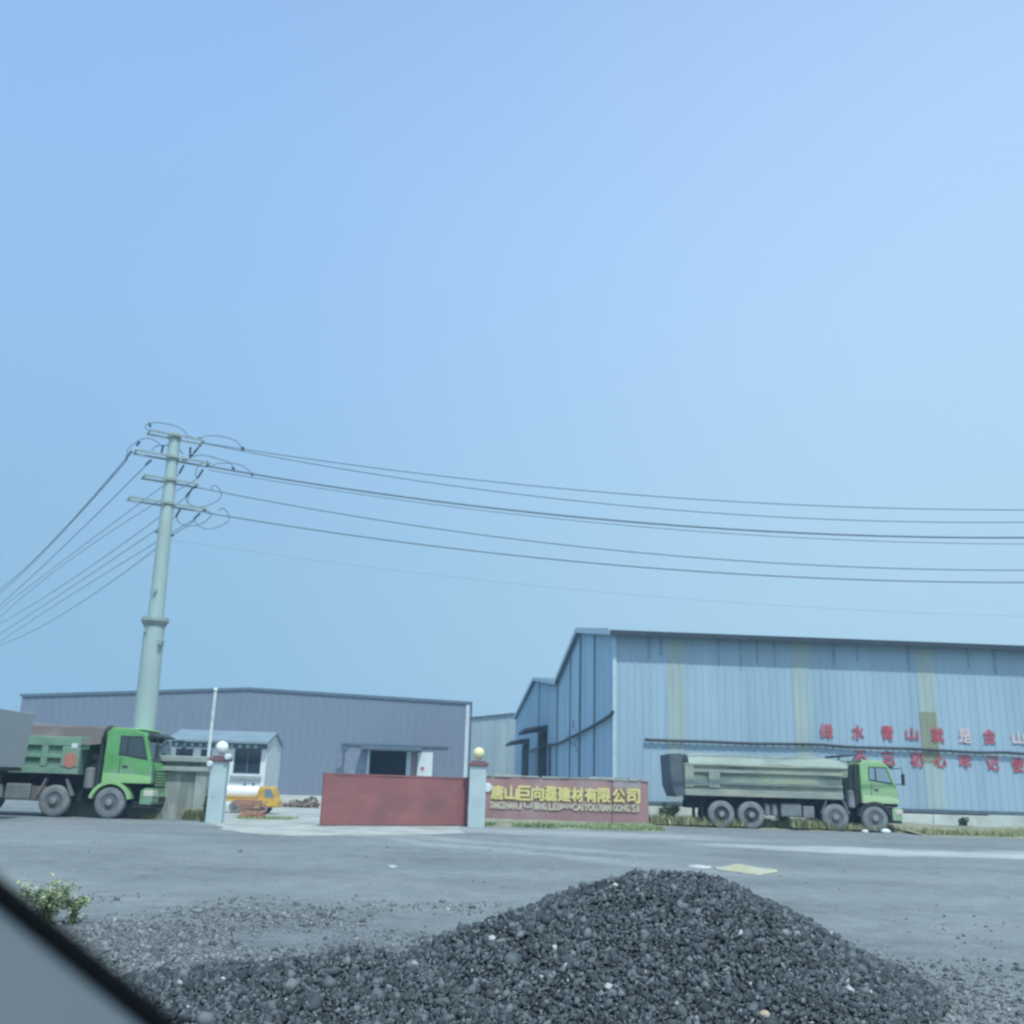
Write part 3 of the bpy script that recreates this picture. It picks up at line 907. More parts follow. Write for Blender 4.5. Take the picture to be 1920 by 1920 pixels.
m_light_glass = mat('sky_pale_glass', (.20, .27, .31), .08, var=.1, scale=2, spec=.6)  # sky brightness in the panes is put into the base colour

def wheel(root, x, y, r_=.55, wd=.30, deep=True, side=-1):
    h = wd / 2
    prof = [(r_ * .58, -h), (r_ * .62, -h * 1.0), (r_ * .86, -h * 1.04), (r_ * .96, -h * .86), (r_, -h * .6), (r_, h * .6), (r_ * .96, h * .86), (r_ * .86, h * 1.04), (r_ * .58, h)]
    wo = MB().lathe(prof, (0, 0, 0), 'y', 36, caps=False).build('wheel', m_tyre, root, smooth='auto')
    wo.location = (x, y, r_)
    s = side
    dp = .5 if deep else .15
    pr_ = [(r_ * .60, s * h * 1.01), (r_ * .56, s * h * .9), (r_ * .50, s * h * (1 - dp)), (r_ * .30, s * h * (1 - dp)), (r_ * .26, s * h * (1.05 if deep else 1.2)), (r_ * .17, s * h * (1.35 if deep else 1.35)), (.01, s * h * 1.38)]
    MB().lathe(pr_, (0, 0, 0), 'y', 28, caps=False).build('rim', m_rim_d if deep else m_rim, wo, smooth='auto')
    MB().lathe([(r_ * .20, s * h * .9), (r_ * .20, s * h * 1.42), (.05, s * h * 1.5)], (0, 0, 0), 'y', 16).build('hub', m_hub, wo, smooth='auto')
    return wo

def arch_pts(cx, cz_, r_, a0, a1, n=12):
    return [(cx + r_ * math.cos(R(a0 + (a1 - a0) * i / n)), cz_ + r_ * math.sin(R(a0 + (a1 - a0) * i / n))) for i in range(n + 1)]

def dump_truck(label, loc, rz, cfg):
    """x: 0 at the front bumper, negative to the rear; the truck's right side is y = -1.25"""
    root = thing('dump_truck', label, 'dump truck', loc, rz, 'four-axle dump trucks')
    cabm, lightm, bedm, ribm, tarpm, tailm, glassm = (cfg[k] for k in ('cab', 'light', 'bed', 'rib', 'tarp', 'tail', 'glass'))
    hw = 1.22
    CL = cfg.get('cab_len', 1.70); CT = cfg.get('cab_top', 3.02); CB = 1.24
    fw = cfg.get('wheels', (-1.15, -2.95, -6.7, -8.0))
    # --- cab shell
    prof = [(-CL, CB), (-.04, CB), (0.0, CB + .06), (0.0, 1.72), (-.09, 1.98), (-.40, CT - .14), (-.52, CT - .02), (-.8, CT + .05), (-CL + .14, CT + .06), (-CL, CT - .06)]
    MB().prism(prof, -hw, hw).build('cab', cabm, root, bevel=.05)
    # raised roof panel; the sunlit top is put into its lighter colour
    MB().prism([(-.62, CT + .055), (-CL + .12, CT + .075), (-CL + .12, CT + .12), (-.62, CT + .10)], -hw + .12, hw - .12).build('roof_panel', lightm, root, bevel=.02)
    # windscreen
    b = MB()
    e = .012
    b.add([(-.105 + e, -1.04, 2.02), (-.105 + e, 1.04, 2.02), (-.393 + e, 1.0, CT - .18), (-.393 + e, -1.0, CT - .18),
           (-.125, -1.04, 2.0), (-.125, 1.04, 2.0), (-.413, 1.0, CT - .2), (-.413, -1.0, CT - .2)],
          [(0, 1, 2, 3), (4, 7, 6, 5), (0, 4, 5, 1), (1, 5, 6, 2), (2, 6, 7, 3), (3, 7, 4, 0)])
    b.build('windscreen', m_cabin, root)
    MB().prism([(-.38, CT - .1), (-.12, CT - .2), (-.1, CT - .14), (-.40, CT - .02)], -1.05, 1.05).build('sun_visor', m_mirr, root)
    for s in (-1, 1):
        y0, y1 = (s * hw, s * (hw + .014)) if s > 0 else (-(hw + .014), -hw)
        # door with handle, window glass in dark surround
        d = MB().prism([(-1.22, CB + .10), (-.24, CB + .10), (-.16, 1.75), (-.22, 2.06), (-1.22, 2.22)], y0, y1).build('door', cabm, root, bevel=.006)
        for xa_ in (-1.245, -.225):
            yq = sorted((s * (hw + .001), s * (hw + .006)))
            MB().box(xa_ - .012, xa_ + .012, *yq, CB + .1, 2.1).build('door_seam', m_mirr, root)
        MB().box(-1.12, -.93, s * (hw + .03) - .018, s * (hw + .03) + .018, 1.82, 1.87).build('handle', m_mirr, d)
        ws0, ws1 = (s * hw + s * .003, s * hw + s * .012)
        yy = sorted((ws0, ws1))
        fr = MB().prism([(-1.33, 2.24), (-.24, 2.08), (-.50, CT - .17), (-1.33, CT - .17)], *yy).build('window_surround', m_mirr, root)
        yy = sorted((s * hw + s * .0125, s * hw + s * .018))
        wn = MB().prism([(-.98, 2.25), (-.31, 2.15), (-.53, CT - .22), (-.98, CT - .22)], *yy).build('window', glassm, root)
        wn2 = MB().prism([(-1.29, 2.29), (-1.05, 2.27), (-1.05, CT - .22), (-1.29, CT - .22)], *yy).build('window', glassm, root)
        # paler lower side panel
        yy = sorted((s * hw + s * .002, s * hw + s * .03))
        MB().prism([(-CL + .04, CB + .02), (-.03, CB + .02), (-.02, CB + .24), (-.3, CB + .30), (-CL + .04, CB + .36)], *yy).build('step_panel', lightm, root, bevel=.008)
        # fender over the steer wheel
        cx = fw[0]
        outer = arch_pts(cx, .55, .78, 12, 168); inner = arch_pts(cx, .55, .66, 168, 12)
        yy = sorted((s * (hw + .06), s * (hw - .42)))
        MB().prism(outer + inner, *yy).build('fender', cfg.get('fender', lightm), root)
        # headlamp
        yy = sorted((s * (hw + .025), s * (hw - .48)))
        MB().box(-.24, .115, *yy, .80, 1.02).build('headlight', m_lamp, root, bevel=.03)
        # mirrors on arms
        b = MB(); b.tube([(-.32, s * (hw), CT - .25), (.12, s * (hw + .2), CT - .2), (.16, s * (hw + .22), CT - .55)], .022, 6)
        b.build('mirror_arm', m_mirr, root)
        MB().tube([(-.12, s * (hw), 2.1), (.14, s * (hw + .2), 2.12)], .018, 6).build('mirror_arm', m_mirr, root)
        MB().box(.1, .2, s * (hw + .22) - .11, s * (hw + .22) + .11, CT - .95, CT - .45).build('mirror', m_mirr, root, bevel=.03)
        # steps
        MB().box(-.62, -.3, s * (hw - .1) - .1, s * (hw - .1) + .1, .55, .6).build('step', m_chas, root)
    # grille, bumper
    gr = MB().box(-.02, .025, -.92, .92, 1.12, 1.72).build('grille', m_mirr, root)
    b = MB()
    for k in range(5):
        z = 1.18 + k * .105
        b.box(.026, .05, -.88, .88, z, z + .055)
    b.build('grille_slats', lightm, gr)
    MB().prism([(-.36, .52), (.06, .52), (.09, .62), (.09, .84), (.04, .92), (.04, 1.1), (-.2, 1.1), (-.36, 1.0)], -hw - .01, hw + .01).build('bumper', cfg.get('bumper', cabm), root, bevel=.03)
    MB().prism([(-.62, .42), (.05, .42), (.07, .515), (-.62, .515)], -hw + .03, hw - .03).build('lower_valance', m_chas, root)
    MB().box(.091, .1, -.55, .55, .60, .78).build('bumper_grille', m_mirr, root)
    # --- chassis, axles
    RE = cfg.get('rear', -9.7)
    b = MB()
    for s in (-1, 1):
        yy = sorted((s * .36, s * .46)); b.box(RE + .4, -.3, *yy, .82, 1.12)
    for x in (-2.1, -3.6, -4.8, -6.0, -7.35, -8.7):
        b.box(x - .08, x + .08, -.36, .36, .85, 1.08)
    b.build('chassis', m_chas, root)
    MB().box(cfg['bed_rear'] + .3, cfg['bed_front'] - .1, -.52, .52, 1.121, cfg['bed_z0'] + .015).build('sub_frame', m_chas, root)
    for k in range(9):
        x = cfg['bed_rear'] + .5 + k * (cfg['bed_front'] - cfg['bed_rear'] - .9) / 8
        MB().box(x - .06, x + .06, -1.12, 1.12, cfg['bed_z0'] - .12, cfg['bed_z0'] + .014).build('cross_beam', m_chas, root)
    for x in fw:
        MB().tube([(x, -.95, .55), (x, .95, .55)], .11, 10).build('axle', m_chas, root)
    MB().box(-1.6, -.5, -.55, .55, .62, 1.23).build('engine', m_chas, root)
    for xa, xb in ((fw[1] - .5, fw[0] + .5), (fw[3] - .75, fw[2] + .5)):
        for s in (-1, 1):
            yy = sorted((s * .34, s * .56))
            MB().prism([(xa, .5), (xb, .5), (xb - .2, .92), (xa + .2, .92)], *yy).build('leaf_spring', m_chas, root)
    for s in (-1, 1):
        yy = sorted((s * .62, s * 1.2))
        MB().box(fw[3] - .86, fw[3] - .82, *yy, .28, 1.1).build('mud_flap', m_chas, root)
    for i, x in enumerate(fw):
        for s in (-1, 1):
            if i < 2:
                wheel(root, x, s * 1.07, cfg.get('wr', .55), .31, False, s)
            else:
                wheel(root, x, s * 1.09, cfg.get('wr', .55), .29, True, s)
                wheel(root, x, s * .76, cfg.get('wr', .55), .28, True, s)
    # --- side gear between the axles
    for s in (-1, 1):
        yy = sorted((s * 1.16, s * .6))
        MB().box(-5.35, -4.42, *yy, .56, 1.14).build('fuel_tank', m_tank, root, bevel=.06)
        MB().box(-4.36, -3.86, *yy, .54, 1.05).build('battery_box', cfg.get('boxm', m_tank), root, bevel=.02)
        for x in (-5.62, -5.95):
            MB().lathe([(.05, .58), (.14, .62), (.14, 1.08), (.05, 1.12)], (x, s * .98, 0), 'z', 14).build('air_tank', m_tank, root, smooth='auto')
        yy_ = s * 1.12
        for (xa, za, xb, zb) in ((fw[1] - .62, .75, fw[1] - .38, 1.34), (fw[1] + .62, .75, fw[1] + .36, 1.34)):
            MB().bar((xa, yy_, za), (xb, yy_, zb), .05, .26, up=(0, 1, 0)).build('mudguard', m_tank, root)
        yy = sorted((s * 1.2, s * .75))
        MB().lathe([(.06, 1.0), (.19, 1.06), (.19, 1.72), (.06, 1.78)], (fw[0] - 1.05 + .1, s * .92, 0), 'z', 16).build('air_filter', m_tank, root, smooth='auto')
    for s in (-1, 1):
        b = MB(); b.box(-CL - .22, -CL - .12, s * 1.08 - .05, s * 1.08 + .05, 1.2, CT - .05); b.build('cab_guard_post', m_mirr, root)
    MB().lathe([(.16, 1.1), (.16, 2.2), (.12, 2.2), (.12, 2.75)], (-CL - .5, 0, 0), 'z', 14).build('lift_ram', m_chas, root, smooth='auto')
    MB().box(-CL - .72, -CL - .1, -.95, .95, 1.12, 1.35).build('deck_plate', m_chas, root)
    MB().tube([(-CL - .3, -.75, 1.2), (-CL - .3, -.75, 2.6), (-CL - .38, -.75, 2.78)], .07, 10).build('exhaust_stack', m_tank, root, smooth='auto')
    # --- dump bed
    bf, br, b0, b1 = cfg['bed_front'], cfg['bed_rear'], cfg['bed_z0'], cfg['bed_z1']
    by = 1.22
    MB().box(br, bf, -by + .1, by - .1, b0 + .02, b0 + .14).build('bed_floor', m_chas, root)
    for s in (-1, 1):
        yy = sorted((s * by, s * (by - .06)))
        sp = MB().prism([(br, b0 + .25), (br + .35, b0), (bf, b0), (bf, b1 - .45), (bf + .28, b1 - .42), (bf + .28, b1), (br, b1)], *yy).build('side_panel', bedm, root)
        for (z0, z1) in cfg['rails']:
            yy = sorted((s * (by + .001), s * (by + .10)))
            b = MB(); n = 9
            b.prism([(br + .05, z0), (bf, z0), (bf, z1), (br + .05, z1)], *yy)
            b.build('rail', ribm, sp, bevel=.02)
        for (x0, x1, z0, z1) in cfg['posts']:
            yy = sorted((s * (by + .002), s * (by + .125)))
            MB().box(x0, x1, *yy, z0, z1).build('post', ribm, sp, bevel=.02)
    MB().box(bf - .07, bf + .001, -by + .06, by - .06, b0, b1 - .03).build('headboard', bedm, root)
    tg = cfg['tailgate']
    MB().prism(tg, -by - .07, by + .07).build('tailgate', tailm, root, bevel=.02)
    # cover
    b = MB(); nx, ny = 40, 12
    tf, tr = cfg['tarp_x']
    vs = []
    for i in range(nx + 1):
        u = i / nx; x = tr + (tf - tr) * u
        for j in range(ny + 1):
            v = j / ny * 2 - 1
            y = v * (by + .07)
            hgt = cfg['tarp_h'](u)
            z = b1 + .01 + hgt * (1 - abs(v) ** 6) ** .6 * (0.9 + .1 * (1 - abs(v)))
            z += (float(vnoise(x * 2.1 + 9, y * 2.0)) - .5) * .10 * (1 if abs(v) < .99 else .3) + (float(vnoise(x * 6, y * 3 + 5)) - .5) * .03
            if abs(v) > .999: z = b1 - cfg.get('tarp_drop', .02) + (float(vnoise(x * 1.6, 4 + v)) - .5) * .09
            vs.append((x, y, z))
    b.add(vs, [(i * (ny + 1) + j, (i + 1) * (ny + 1) + j, (i + 1) * (ny + 1) + j + 1, i * (ny + 1) + j + 1) for i in range(nx) for j in range(ny)])
    nn = ny + 1
    b.add([vs[j] for j in range(nn)] + [(vs[j][0], vs[j][1], b1 - .02) for j in range(nn)], [(j, j + 1, nn + j + 1, nn + j) for j in range(ny)])
    k0 = nx * nn
    b.add([vs[k0 + j] for j in range(nn)] + [(vs[k0 + j][0], vs[k0 + j][1], b1 - .02) for j in range(nn)], [(j, j + 1, nn + j + 1, nn + j) for j in range(ny)])
    b.build('cover', tarpm, root, smooth='auto')
    if cfg.get('shield'):
        z = b1 + .46
        MB().prism([(bf + .1, z), (bf + .8, z + .08), (bf + .8, z + .13), (bf + .1, z + .1)], -by, by).build('cab_shield', m_mirr, root)
        for s in (-1, 1):
            MB().bar((bf + .25, s * 1.1, b1), (bf + .75, s * 1.1, z + .06), .05, .06).build('shield_strut', m_tank, root)
    return root

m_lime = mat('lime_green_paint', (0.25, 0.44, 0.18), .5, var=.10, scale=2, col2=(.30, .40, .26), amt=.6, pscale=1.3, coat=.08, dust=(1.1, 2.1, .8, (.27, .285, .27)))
m_lime_l = mat('pale_and_sunlit_lime', (0.42, 0.60, 0.28), .45, var=.06, scale=2, col2=(.45, .58, .38), amt=.4, pscale=2, dust=(1.0, 2.0, .55, (.30, .31, .29)))  # own colour of the pale panels; on the cab roof it paints sunlight
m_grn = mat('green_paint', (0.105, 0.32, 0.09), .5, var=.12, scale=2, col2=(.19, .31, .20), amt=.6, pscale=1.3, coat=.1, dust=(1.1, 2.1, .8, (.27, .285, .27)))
m_grn_l = mat('bright_and_sunlit_green', (0.28, 0.55, 0.18), .45, var=.08, scale=2, col2=(.27, .44, .25), amt=.5, pscale=2, dust=(1.0, 2.0, .6, (.28, .30, .28)))  # lighter green of fender and panels; also paints the cab roof as sunlit
m_bed_g = mat('faded_green_bed', (0.125, 0.235, 0.165), .7, var=.15, scale=1.5, col2=(.19, .24, .21), amt=.7, pscale=1.2, pth=(.42, .66))
m_rib_g = mat('dusty_green_rib', (0.16, 0.28, 0.195), .7, var=.15, scale=2, col2=(.25, .29, .26), amt=.7, pscale=1.5, pth=(.42, .66))
m_bed_y = mat('dull_grey_bed', (0.165, 0.205, 0.18), .7, var=.18, scale=1.2, col2=(.30, .335, .235), amt=.9, pscale=.6, stretch=(.6, 1, 1.8), pth=(.44, .58))
m_rib_y = mat('dusty_rib', (0.225, 0.255, 0.235), .75, var=.18, scale=1.5, col2=(.36, .37, .28), amt=.8, pscale=.5, stretch=(.6, 1, 1.6), pth=(.45, .62))
m_tarp_g = mat('pale_green_cover', (0.27, 0.315, 0.275), .8, var=.2, scale=1.2, col2=(.19, .22, .205), amt=.7, pscale=.8, stretch=(.4, 1, 1))
m_tarp_b = mat('brown_tarpaulin', (0.135, 0.118, 0.115), .85, var=.2, scale=1.5, col2=(.19, .18, .175), amt=.6, pscale=1.0, stretch=(.4, 1, 1))
m_tail = mat('dark_tailgate', (0.08, 0.097, 0.115), .7, var=.2, scale=2)
m_bed_s = mat('steel_grey_bed', (0.33, 0.35, 0.355), .6, var=.1, scale=.8, col2=(.28, .30, .31), amt=.5, pscale=.8, stretch=(1, 1, .4))
m_brnbox = mat('rusty_brown_box', (.17, .135, .12), .8, var=.25, scale=2, col2=(.10, .10, .10), amt=.6, pscale=1.5)

# right truck: front wheel touches the ground at photo (1640, 1561)
tb = atZ(1641, 1561)
HW = 1.22
cfgR = dict(cab=m_lime, light=m_lime_l, bed=m_bed_y, rib=m_rib_y, tarp=m_tarp_g, tail=m_tail, glass=m_light_glass, bumper=m_lime, fender=m_mirr,
            wheels=(-1.14, -2.92, -6.72, -8.06), wr=.595, bed_front=-2.55, bed_rear=-9.75, bed_z0=1.36, bed_z1=2.78, rear=-9.9,
            rails=((1.37, 1.66), (1.86, 1.98), (2.38, 2.52), (2.68, 2.775)),
            posts=((-9.7, -9.28, 1.72, 2.66), (-8.62, -8.10, 1.72, 2.5), (-9.28, -8.62, 1.8, 1.9)),
            tailgate=[(-10.39, 3.16), (-9.83, 3.2), (-9.70, 1.36), (-10.1, 1.28), (-10.3, 1.8)],
            tarp_x=(-2.25, -9.5), tarp_h=lambda u: .42 + .04 * math.sin(u * 9) - .12 * max(0, u - .85) / .15, shield=True)
TR = dump_truck('dump truck with lime cab and grey dusty bed parked before the blue warehouse', (tb.x + 1.14, tb.y + HW - .1, 0), R(.6), cfgR)

tl = atZ(203, 1535)
cfgL = dict(cab=m_grn, light=m_grn_l, bed=m_bed_g, rib=m_rib_g, tarp=m_tarp_b, tail=m_tail, glass=m_cabin, cab_len=1.85, cab_top=3.10, bumper=mat('dusty_green_bumper', (.17, .30, .18), .6, var=.2, scale=3, col2=(.25, .30, .25), amt=.7, pscale=2), fender=m_grn_l,
            wheels=(-1.45, -3.48, -7.0, -8.35), wr=.56, bed_front=-2.72, bed_rear=-9.2, bed_z0=1.50, bed_z1=2.84, rear=-9.3, boxm=m_brnbox,
            rails=((1.51, 1.76), (2.06, 2.2), (2.50, 2.83)),
            posts=((-3.38, -2.73, 1.765, 2.49), (-4.14, -3.90, 1.765, 2.49), (-5.0, -4.75, 1.765, 2.49), (-5.9, -5.65, 1.765, 2.49), (-6.8, -6.55, 1.765, 2.49), (-7.8, -7.5, 1.765, 2.49), (-9.15, -8.8, 1.765, 2.49)),
            tailgate=[(-9.5, 3.0), (-9.15, 3.0), (-9.19, 1.5), (-9.4, 1.4)],
            tarp_x=(-2.0, -9.2), tarp_h=lambda u: .50 + .06 * math.sin(u * 6), tarp_drop=.24)
TL = dump_truck('bright green cabbed dump truck with a brown tarpaulin over its green bed', (tl.x + 1.45, tl.y + HW - .1, 0), R(-1.0), cfgL)
# hazard mark on the green bed
q = Matrix.Rotation(-R(-1.0), 3, 'Z') @ (onP(130, 1425, (0, TL.location.y - 1.36, 0), (0, 1, 0)) - Vector(TL.location))
dm = MB()
hx = [(q.x + .27 * math.cos(R(a)), q.z + .29 * math.sin(R(a))) for a in range(0, 360, 45)]
dm.prism(hx, -1.352, -1.347)
dmo = dm.build('hazard_plate', mat('orange_red_plate', (.40, .17, .12), .6, var=.15, scale=4, col2=(.38, .27, .21), amt=.5, pscale=6), TL)
MB().box(q.x - .02, q.x + .2, -1.353, -1.347, q.z + .44, q.z + .6).build('white_plate', m_white, TL)

cfgS = dict(cfgL); cfgS.update(cab=m_bed_s, light=m_bed_s, bed=m_bed_s, rib=m_bed_s, tarp=m_tarp_b, tail=m_bed_s, fender=m_bed_s, bumper=m_bed_s,
            bed_z0=1.55, bed_z1=3.35, wheels=(-1.45, -3.3, -6.3, -7.65), bed_rear=-9.6, rear=-9.0,
            rails=((1.56, 1.62),), posts=((-8.95, -8.75, 1.7, 3.3), (-7.2, -7.0, 1.7, 3.3), (-5.4, -5.2, 1.7, 3.3)), shield=False,
            tailgate=[(-9.72, 3.5), (-9.55, 3.5), (-9.50, 1.75), (-9.58, 1.6)], tarp_x=(-2.4, -9.5), tarp_h=lambda u: .14, tarp_drop=.05)
YT = tl.y - 3.1
e = atY(50, 1335, YT)
TS = dump_truck('plain grey tall-sided dump truck cut off by the picture edge, tail towards the green truck', (e.x - 9.72, YT - 1.22 + .6, 0), R(180), cfgS)

# ================================================================== small things in the yard
# yellow water cart
q0 = atZ(418, 1521); q1 = atZ(527, 1521)
YK = 47.0
k0, k1 = atY(400, 1500, YK), atY(526, 1500, YK)
kc = thing('water_cart', 'small yellow cart with a cab and a long white tank inside the yard', 'water cart', (k1.x, YK, 0))
kl = k1.x - k0.x
kz = lambda py: atY(470, py, YK).z
m_yc = mat('yellow_paint', (.58, .36, .07), .5, var=.08, scale=2, col2=(.55, .42, .16), amt=.4, pscale=2)
m_tw = mat('white_tank', (.90, .91, .88), .4, var=.04, scale=1)
kg = .02
zt = kz(1475)
MB().prism([(-.95, kg + .28), (-.0, kg + .28), (.0, kg + .55), (-.12, kg + .7), (-.28, zt + .02), (-.85, zt + .04), (-.95, zt - .1)], -.5, .5).build('cab', m_yc, kc, bevel=.05)
MB().prism([(-.62, kg + .72), (-.2, kg + .66), (-.34, zt - .09), (-.62, zt - .07)], -.512, -.503).build('window', m_light_glass, kc)
MB().lathe([(.05, -kl), (.26, -kl + .06), (.27, -kl + .15), (.27, -1.1), (.26, -1.03), (.05, -.98)], (0, 0, kz(1486)), 'x', 24).build('tank', m_tw, kc, smooth='auto')
MB().box(-kl + .05, -.95, -.45, .45, kz(1503), kz(1497)).build('chassis', m_yc, kc)
for x in (-.72, -kl + 1.15):
    for s in (-1, 1):
        wo = MB().lathe([(.13, -.07), (.26, -.08), (.28, -.05), (.28, .05), (.26, .08), (.13, .07)], (0, 0, 0), 'y', 22).build('wheel', m_tyre, kc, smooth='auto')
        wo.location = (x, s * .42, .28)
        MB().lathe([(.14, s * .072), (.1, s * .05), (.04, s * .09)], (0, 0, 0), 'y', 14).build('rim', m_rim, wo)
MB().box(-1.9, -.95, -.5, -.46, kg + .3, kz(1499)).build('side_guard', mat('dull_red_brown', (.3, .17, .14), .7), kc)

# brick stack
q = atZ(466, 1535)
bs = thing('brick_stack', 'squat stack of orange-red bricks beside the entrance', 'bricks', (q.x, q.y + .45, 0), R(8))
m_brick = mat_attr('brick', (0, 0, 0), (0, 0, 0), .9, ramp=[(0, (.30, .15, .11)), (.5, (.36, .20, .14)), (1, (.40, .27, .20))])
def bricks(z0, z1, inset):
    b = MB(); z = z0; row = 0
    while z < z1:
        x = -.42 + inset + (0 if row % 2 == 0 else -.06)
        while x < .36 - inset:
            b.box(x + .004, x + .236, -.4 + random.uniform(0, .03), .4, z, z + .058); x += .24
        z += .062; row += 1
    return b
for z0, z1 in ((0, .36), (.40, .68)):
    o = bricks(z0, z1, 0 if z0 == 0 else .04).build('brick_course', m_brick, bs)
    a = o.data.attributes.new('rnd', 'FLOAT', 'POINT')
    rr = np.repeat(rng.random(len(o.data.vertices) // 8), 8)
    a.data.foreach_set('value', rr.astype(np.float32))
MB().box(-.44, .42, -.42, .42, .378, .396).build('pallet_board', mat('grey_board', (.24, .2, .16), .9), bs)

def stone_set(name, pts, sizes, rnd, m, flat=0.75):
    """one irregular stone per point; all merged in one mesh"""
    # angular chips: a box with every corner knocked about
    iv = np.array([(x, y, z) for z in (-1, 1) for y in (-1, 1) for x in (-1, 1)], float) * .72
    fc = np.array([(0, 2, 3, 1), (4, 5, 7, 6), (0, 1, 5, 4), (2, 6, 7, 3), (0, 4, 6, 2), (1, 3, 7, 5)])
    n = len(pts)
    V = np.repeat(iv[None], n, 0) + rng.uniform(-.38, .38, (n, 8, 3))
    V *= rng.uniform(.5, 1.35, (n, 1, 3))
    V[:, :, 2] *= flat
    # random rotations
    q_ = rng.normal(size=(n, 4)); q_ /= np.linalg.norm(q_, axis=1, keepdims=True)
    w_, x_, y_, z_ = q_.T
    Rm = np.stack([1 - 2 * (y_ * y_ + z_ * z_), 2 * (x_ * y_ - z_ * w_), 2 * (x_ * z_ + y_ * w_), 2 * (x_ * y_ + z_ * w_), 1 - 2 * (x_ * x_ + z_ * z_), 2 * (y_ * z_ - x_ * w_), 2 * (x_ * z_ - y_ * w_), 2 * (y_ * z_ + x_ * w_), 1 - 2 * (x_ * x_ + y_ * y_)], 1).reshape(n, 3, 3)
    V = np.einsum('nij,nkj->nki', Rm, V) * sizes[:, None, None] + pts[:, None, :]
    Fc = (fc[None] + (np.arange(n) * 8)[:, None, None]).reshape(-1)
    return fast_mesh(name, V.reshape(-1, 3), Fc, 4, m, np.repeat(rnd, 8))

m_debris = mat_attr('debris', (0, 0, 0), (0, 0, 0), .9, ramp=[(0, (.05, .045, .04)), (.6, (.15, .11, .09)), (1, (.3, .27, .23))])
qa, qb = atZ(537, 1513), atZ(604, 1513)
n = 260
u = rng.random(n)
pts = np.stack([qa.x + (qb.x - qa.x) * u + rng.normal(0, .1, n), qa.y + rng.normal(0, .35, n), np.abs(rng.normal(0, .12, n)) * (0.5 + 1.2 * u)], 1)
o = stone_set('debris_heap', pts, rng.uniform(.06, .22, n), rng.random(n), m_debris)
tag(o, 'low heap of dark brown rubble by the free end of the red gate', 'rubble')

# blue plastic sheet
q = atZ(322, 1524)
b = MB(); nx = 14
vs = []
for i in range(nx + 1):
    for j in range(nx + 1):
        x, y = (i / nx - .5) * 1.0, (j / nx - .5) * 1.2
        h = .34 * max(0, 1 - (x * 1.7) ** 2 - (y * 1.4) ** 2) + .12 * (float(vnoise(i * .8, j * .8)) - .3)
        vs.append((x + .05 * random.random(), y, max(.005, h)))
b.add(vs, [(i * (nx + 1) + j, (i + 1) * (nx + 1) + j, (i + 1) * (nx + 1) + j + 1, i * (nx + 1) + j + 1) for i in range(nx) for j in range(nx)])
o = b.build('plastic_sheet', mat('blue_plastic', (.07, .18, .46), .5, var=.15, scale=4), smooth=True)
o.location = (q.x, q.y + .4, 0)
tag(o, 'crumpled blue plastic sheet on the ground before the green truck', 'sheet')

# yellow sack flattened on the road
def flat_rag(name, px0, px1, py, h, m, label, cat, pk=.6, dep=.5):
    q0, q1 = atZ(px0, py), atZ(px1, py)
    wd = q1.x - q0.x
    b = MB(); nx, ny = 22, 10
    vs = []
    for i in range(nx + 1):
        u = i / nx
        wy = dep * ((1 - abs(2 * u - 1)) ** .9 * (.75 + .5 * float(vnoise(u * 8, 60 + dep * 9))) + .07)
        for j in range(ny + 1):
            v = j / ny * 2 - 1
            z = h * max(0, 1 - abs(u - pk) * 2.0) * (1 - v * v) + .02 * (1 - v * v) + .03 * float(vnoise(u * 9, v * 3 + 20)) * (1 - abs(v) ** 4)
            vs.append(((u - .5) * wd, v * wy + .12 * (float(vnoise(u * 5, 33)) - .5), max(.006, z)))
    b.add(vs, [(i * (ny + 1) + j, (i + 1) * (ny + 1) + j, (i + 1) * (ny + 1) + j + 1, i * (ny + 1) + j + 1) for i in range(nx) for j in range(ny)])
    o = b.build(name, m, smooth=True)
    o.location = ((q0.x + q1.x) / 2, q0.y, .002)
    return tag(o, label, cat)
m_sack = mat('yellow_sack', (.40, .39, .26), .7, var=.12, scale=5, col2=(.34, .36, .33), amt=.9, pscale=4)
m_pale = mat('pale_scrap', (.42, .44, .42), .8, var=.15, scale=6)
flat_rag('sack', 1342, 1446, 1631, .075, m_sack, 'flattened yellow sack lying on the dusty road behind the gravel heap', 'sack', .45, .95)
flat_rag('scrap', 1292, 1330, 1627, .03, m_pale, 'pale scrap lying on the road next to the yellow sack', 'scrap', .5, .25)
flat_rag('scrap', 726, 746, 1627, .02, mat('white_scrap', (.34, .36, .37), .7, var=.1), 'small whitish scrap alone on open road before the red gate', 'scrap', .5, .18)

def rock(px, py, r_, label, m=m_white):
    q = atZ(px, py)
    b = MB(); b.ball((0, 0, r_ * .55), r_, 12, 8, (1.3, 1, .7)); b.jitter(r_ * .08)
    o = b.build('stone', m, smooth=True); o.location = (q.x, q.y, -.01)
    tag(o, label, 'stone')
rock(1661, 1563, .17, 'white stone chocked before the front wheel of the lime truck')
rock(1622, 1562, .12, 'smaller white stone just behind the front wheel of the lime truck')

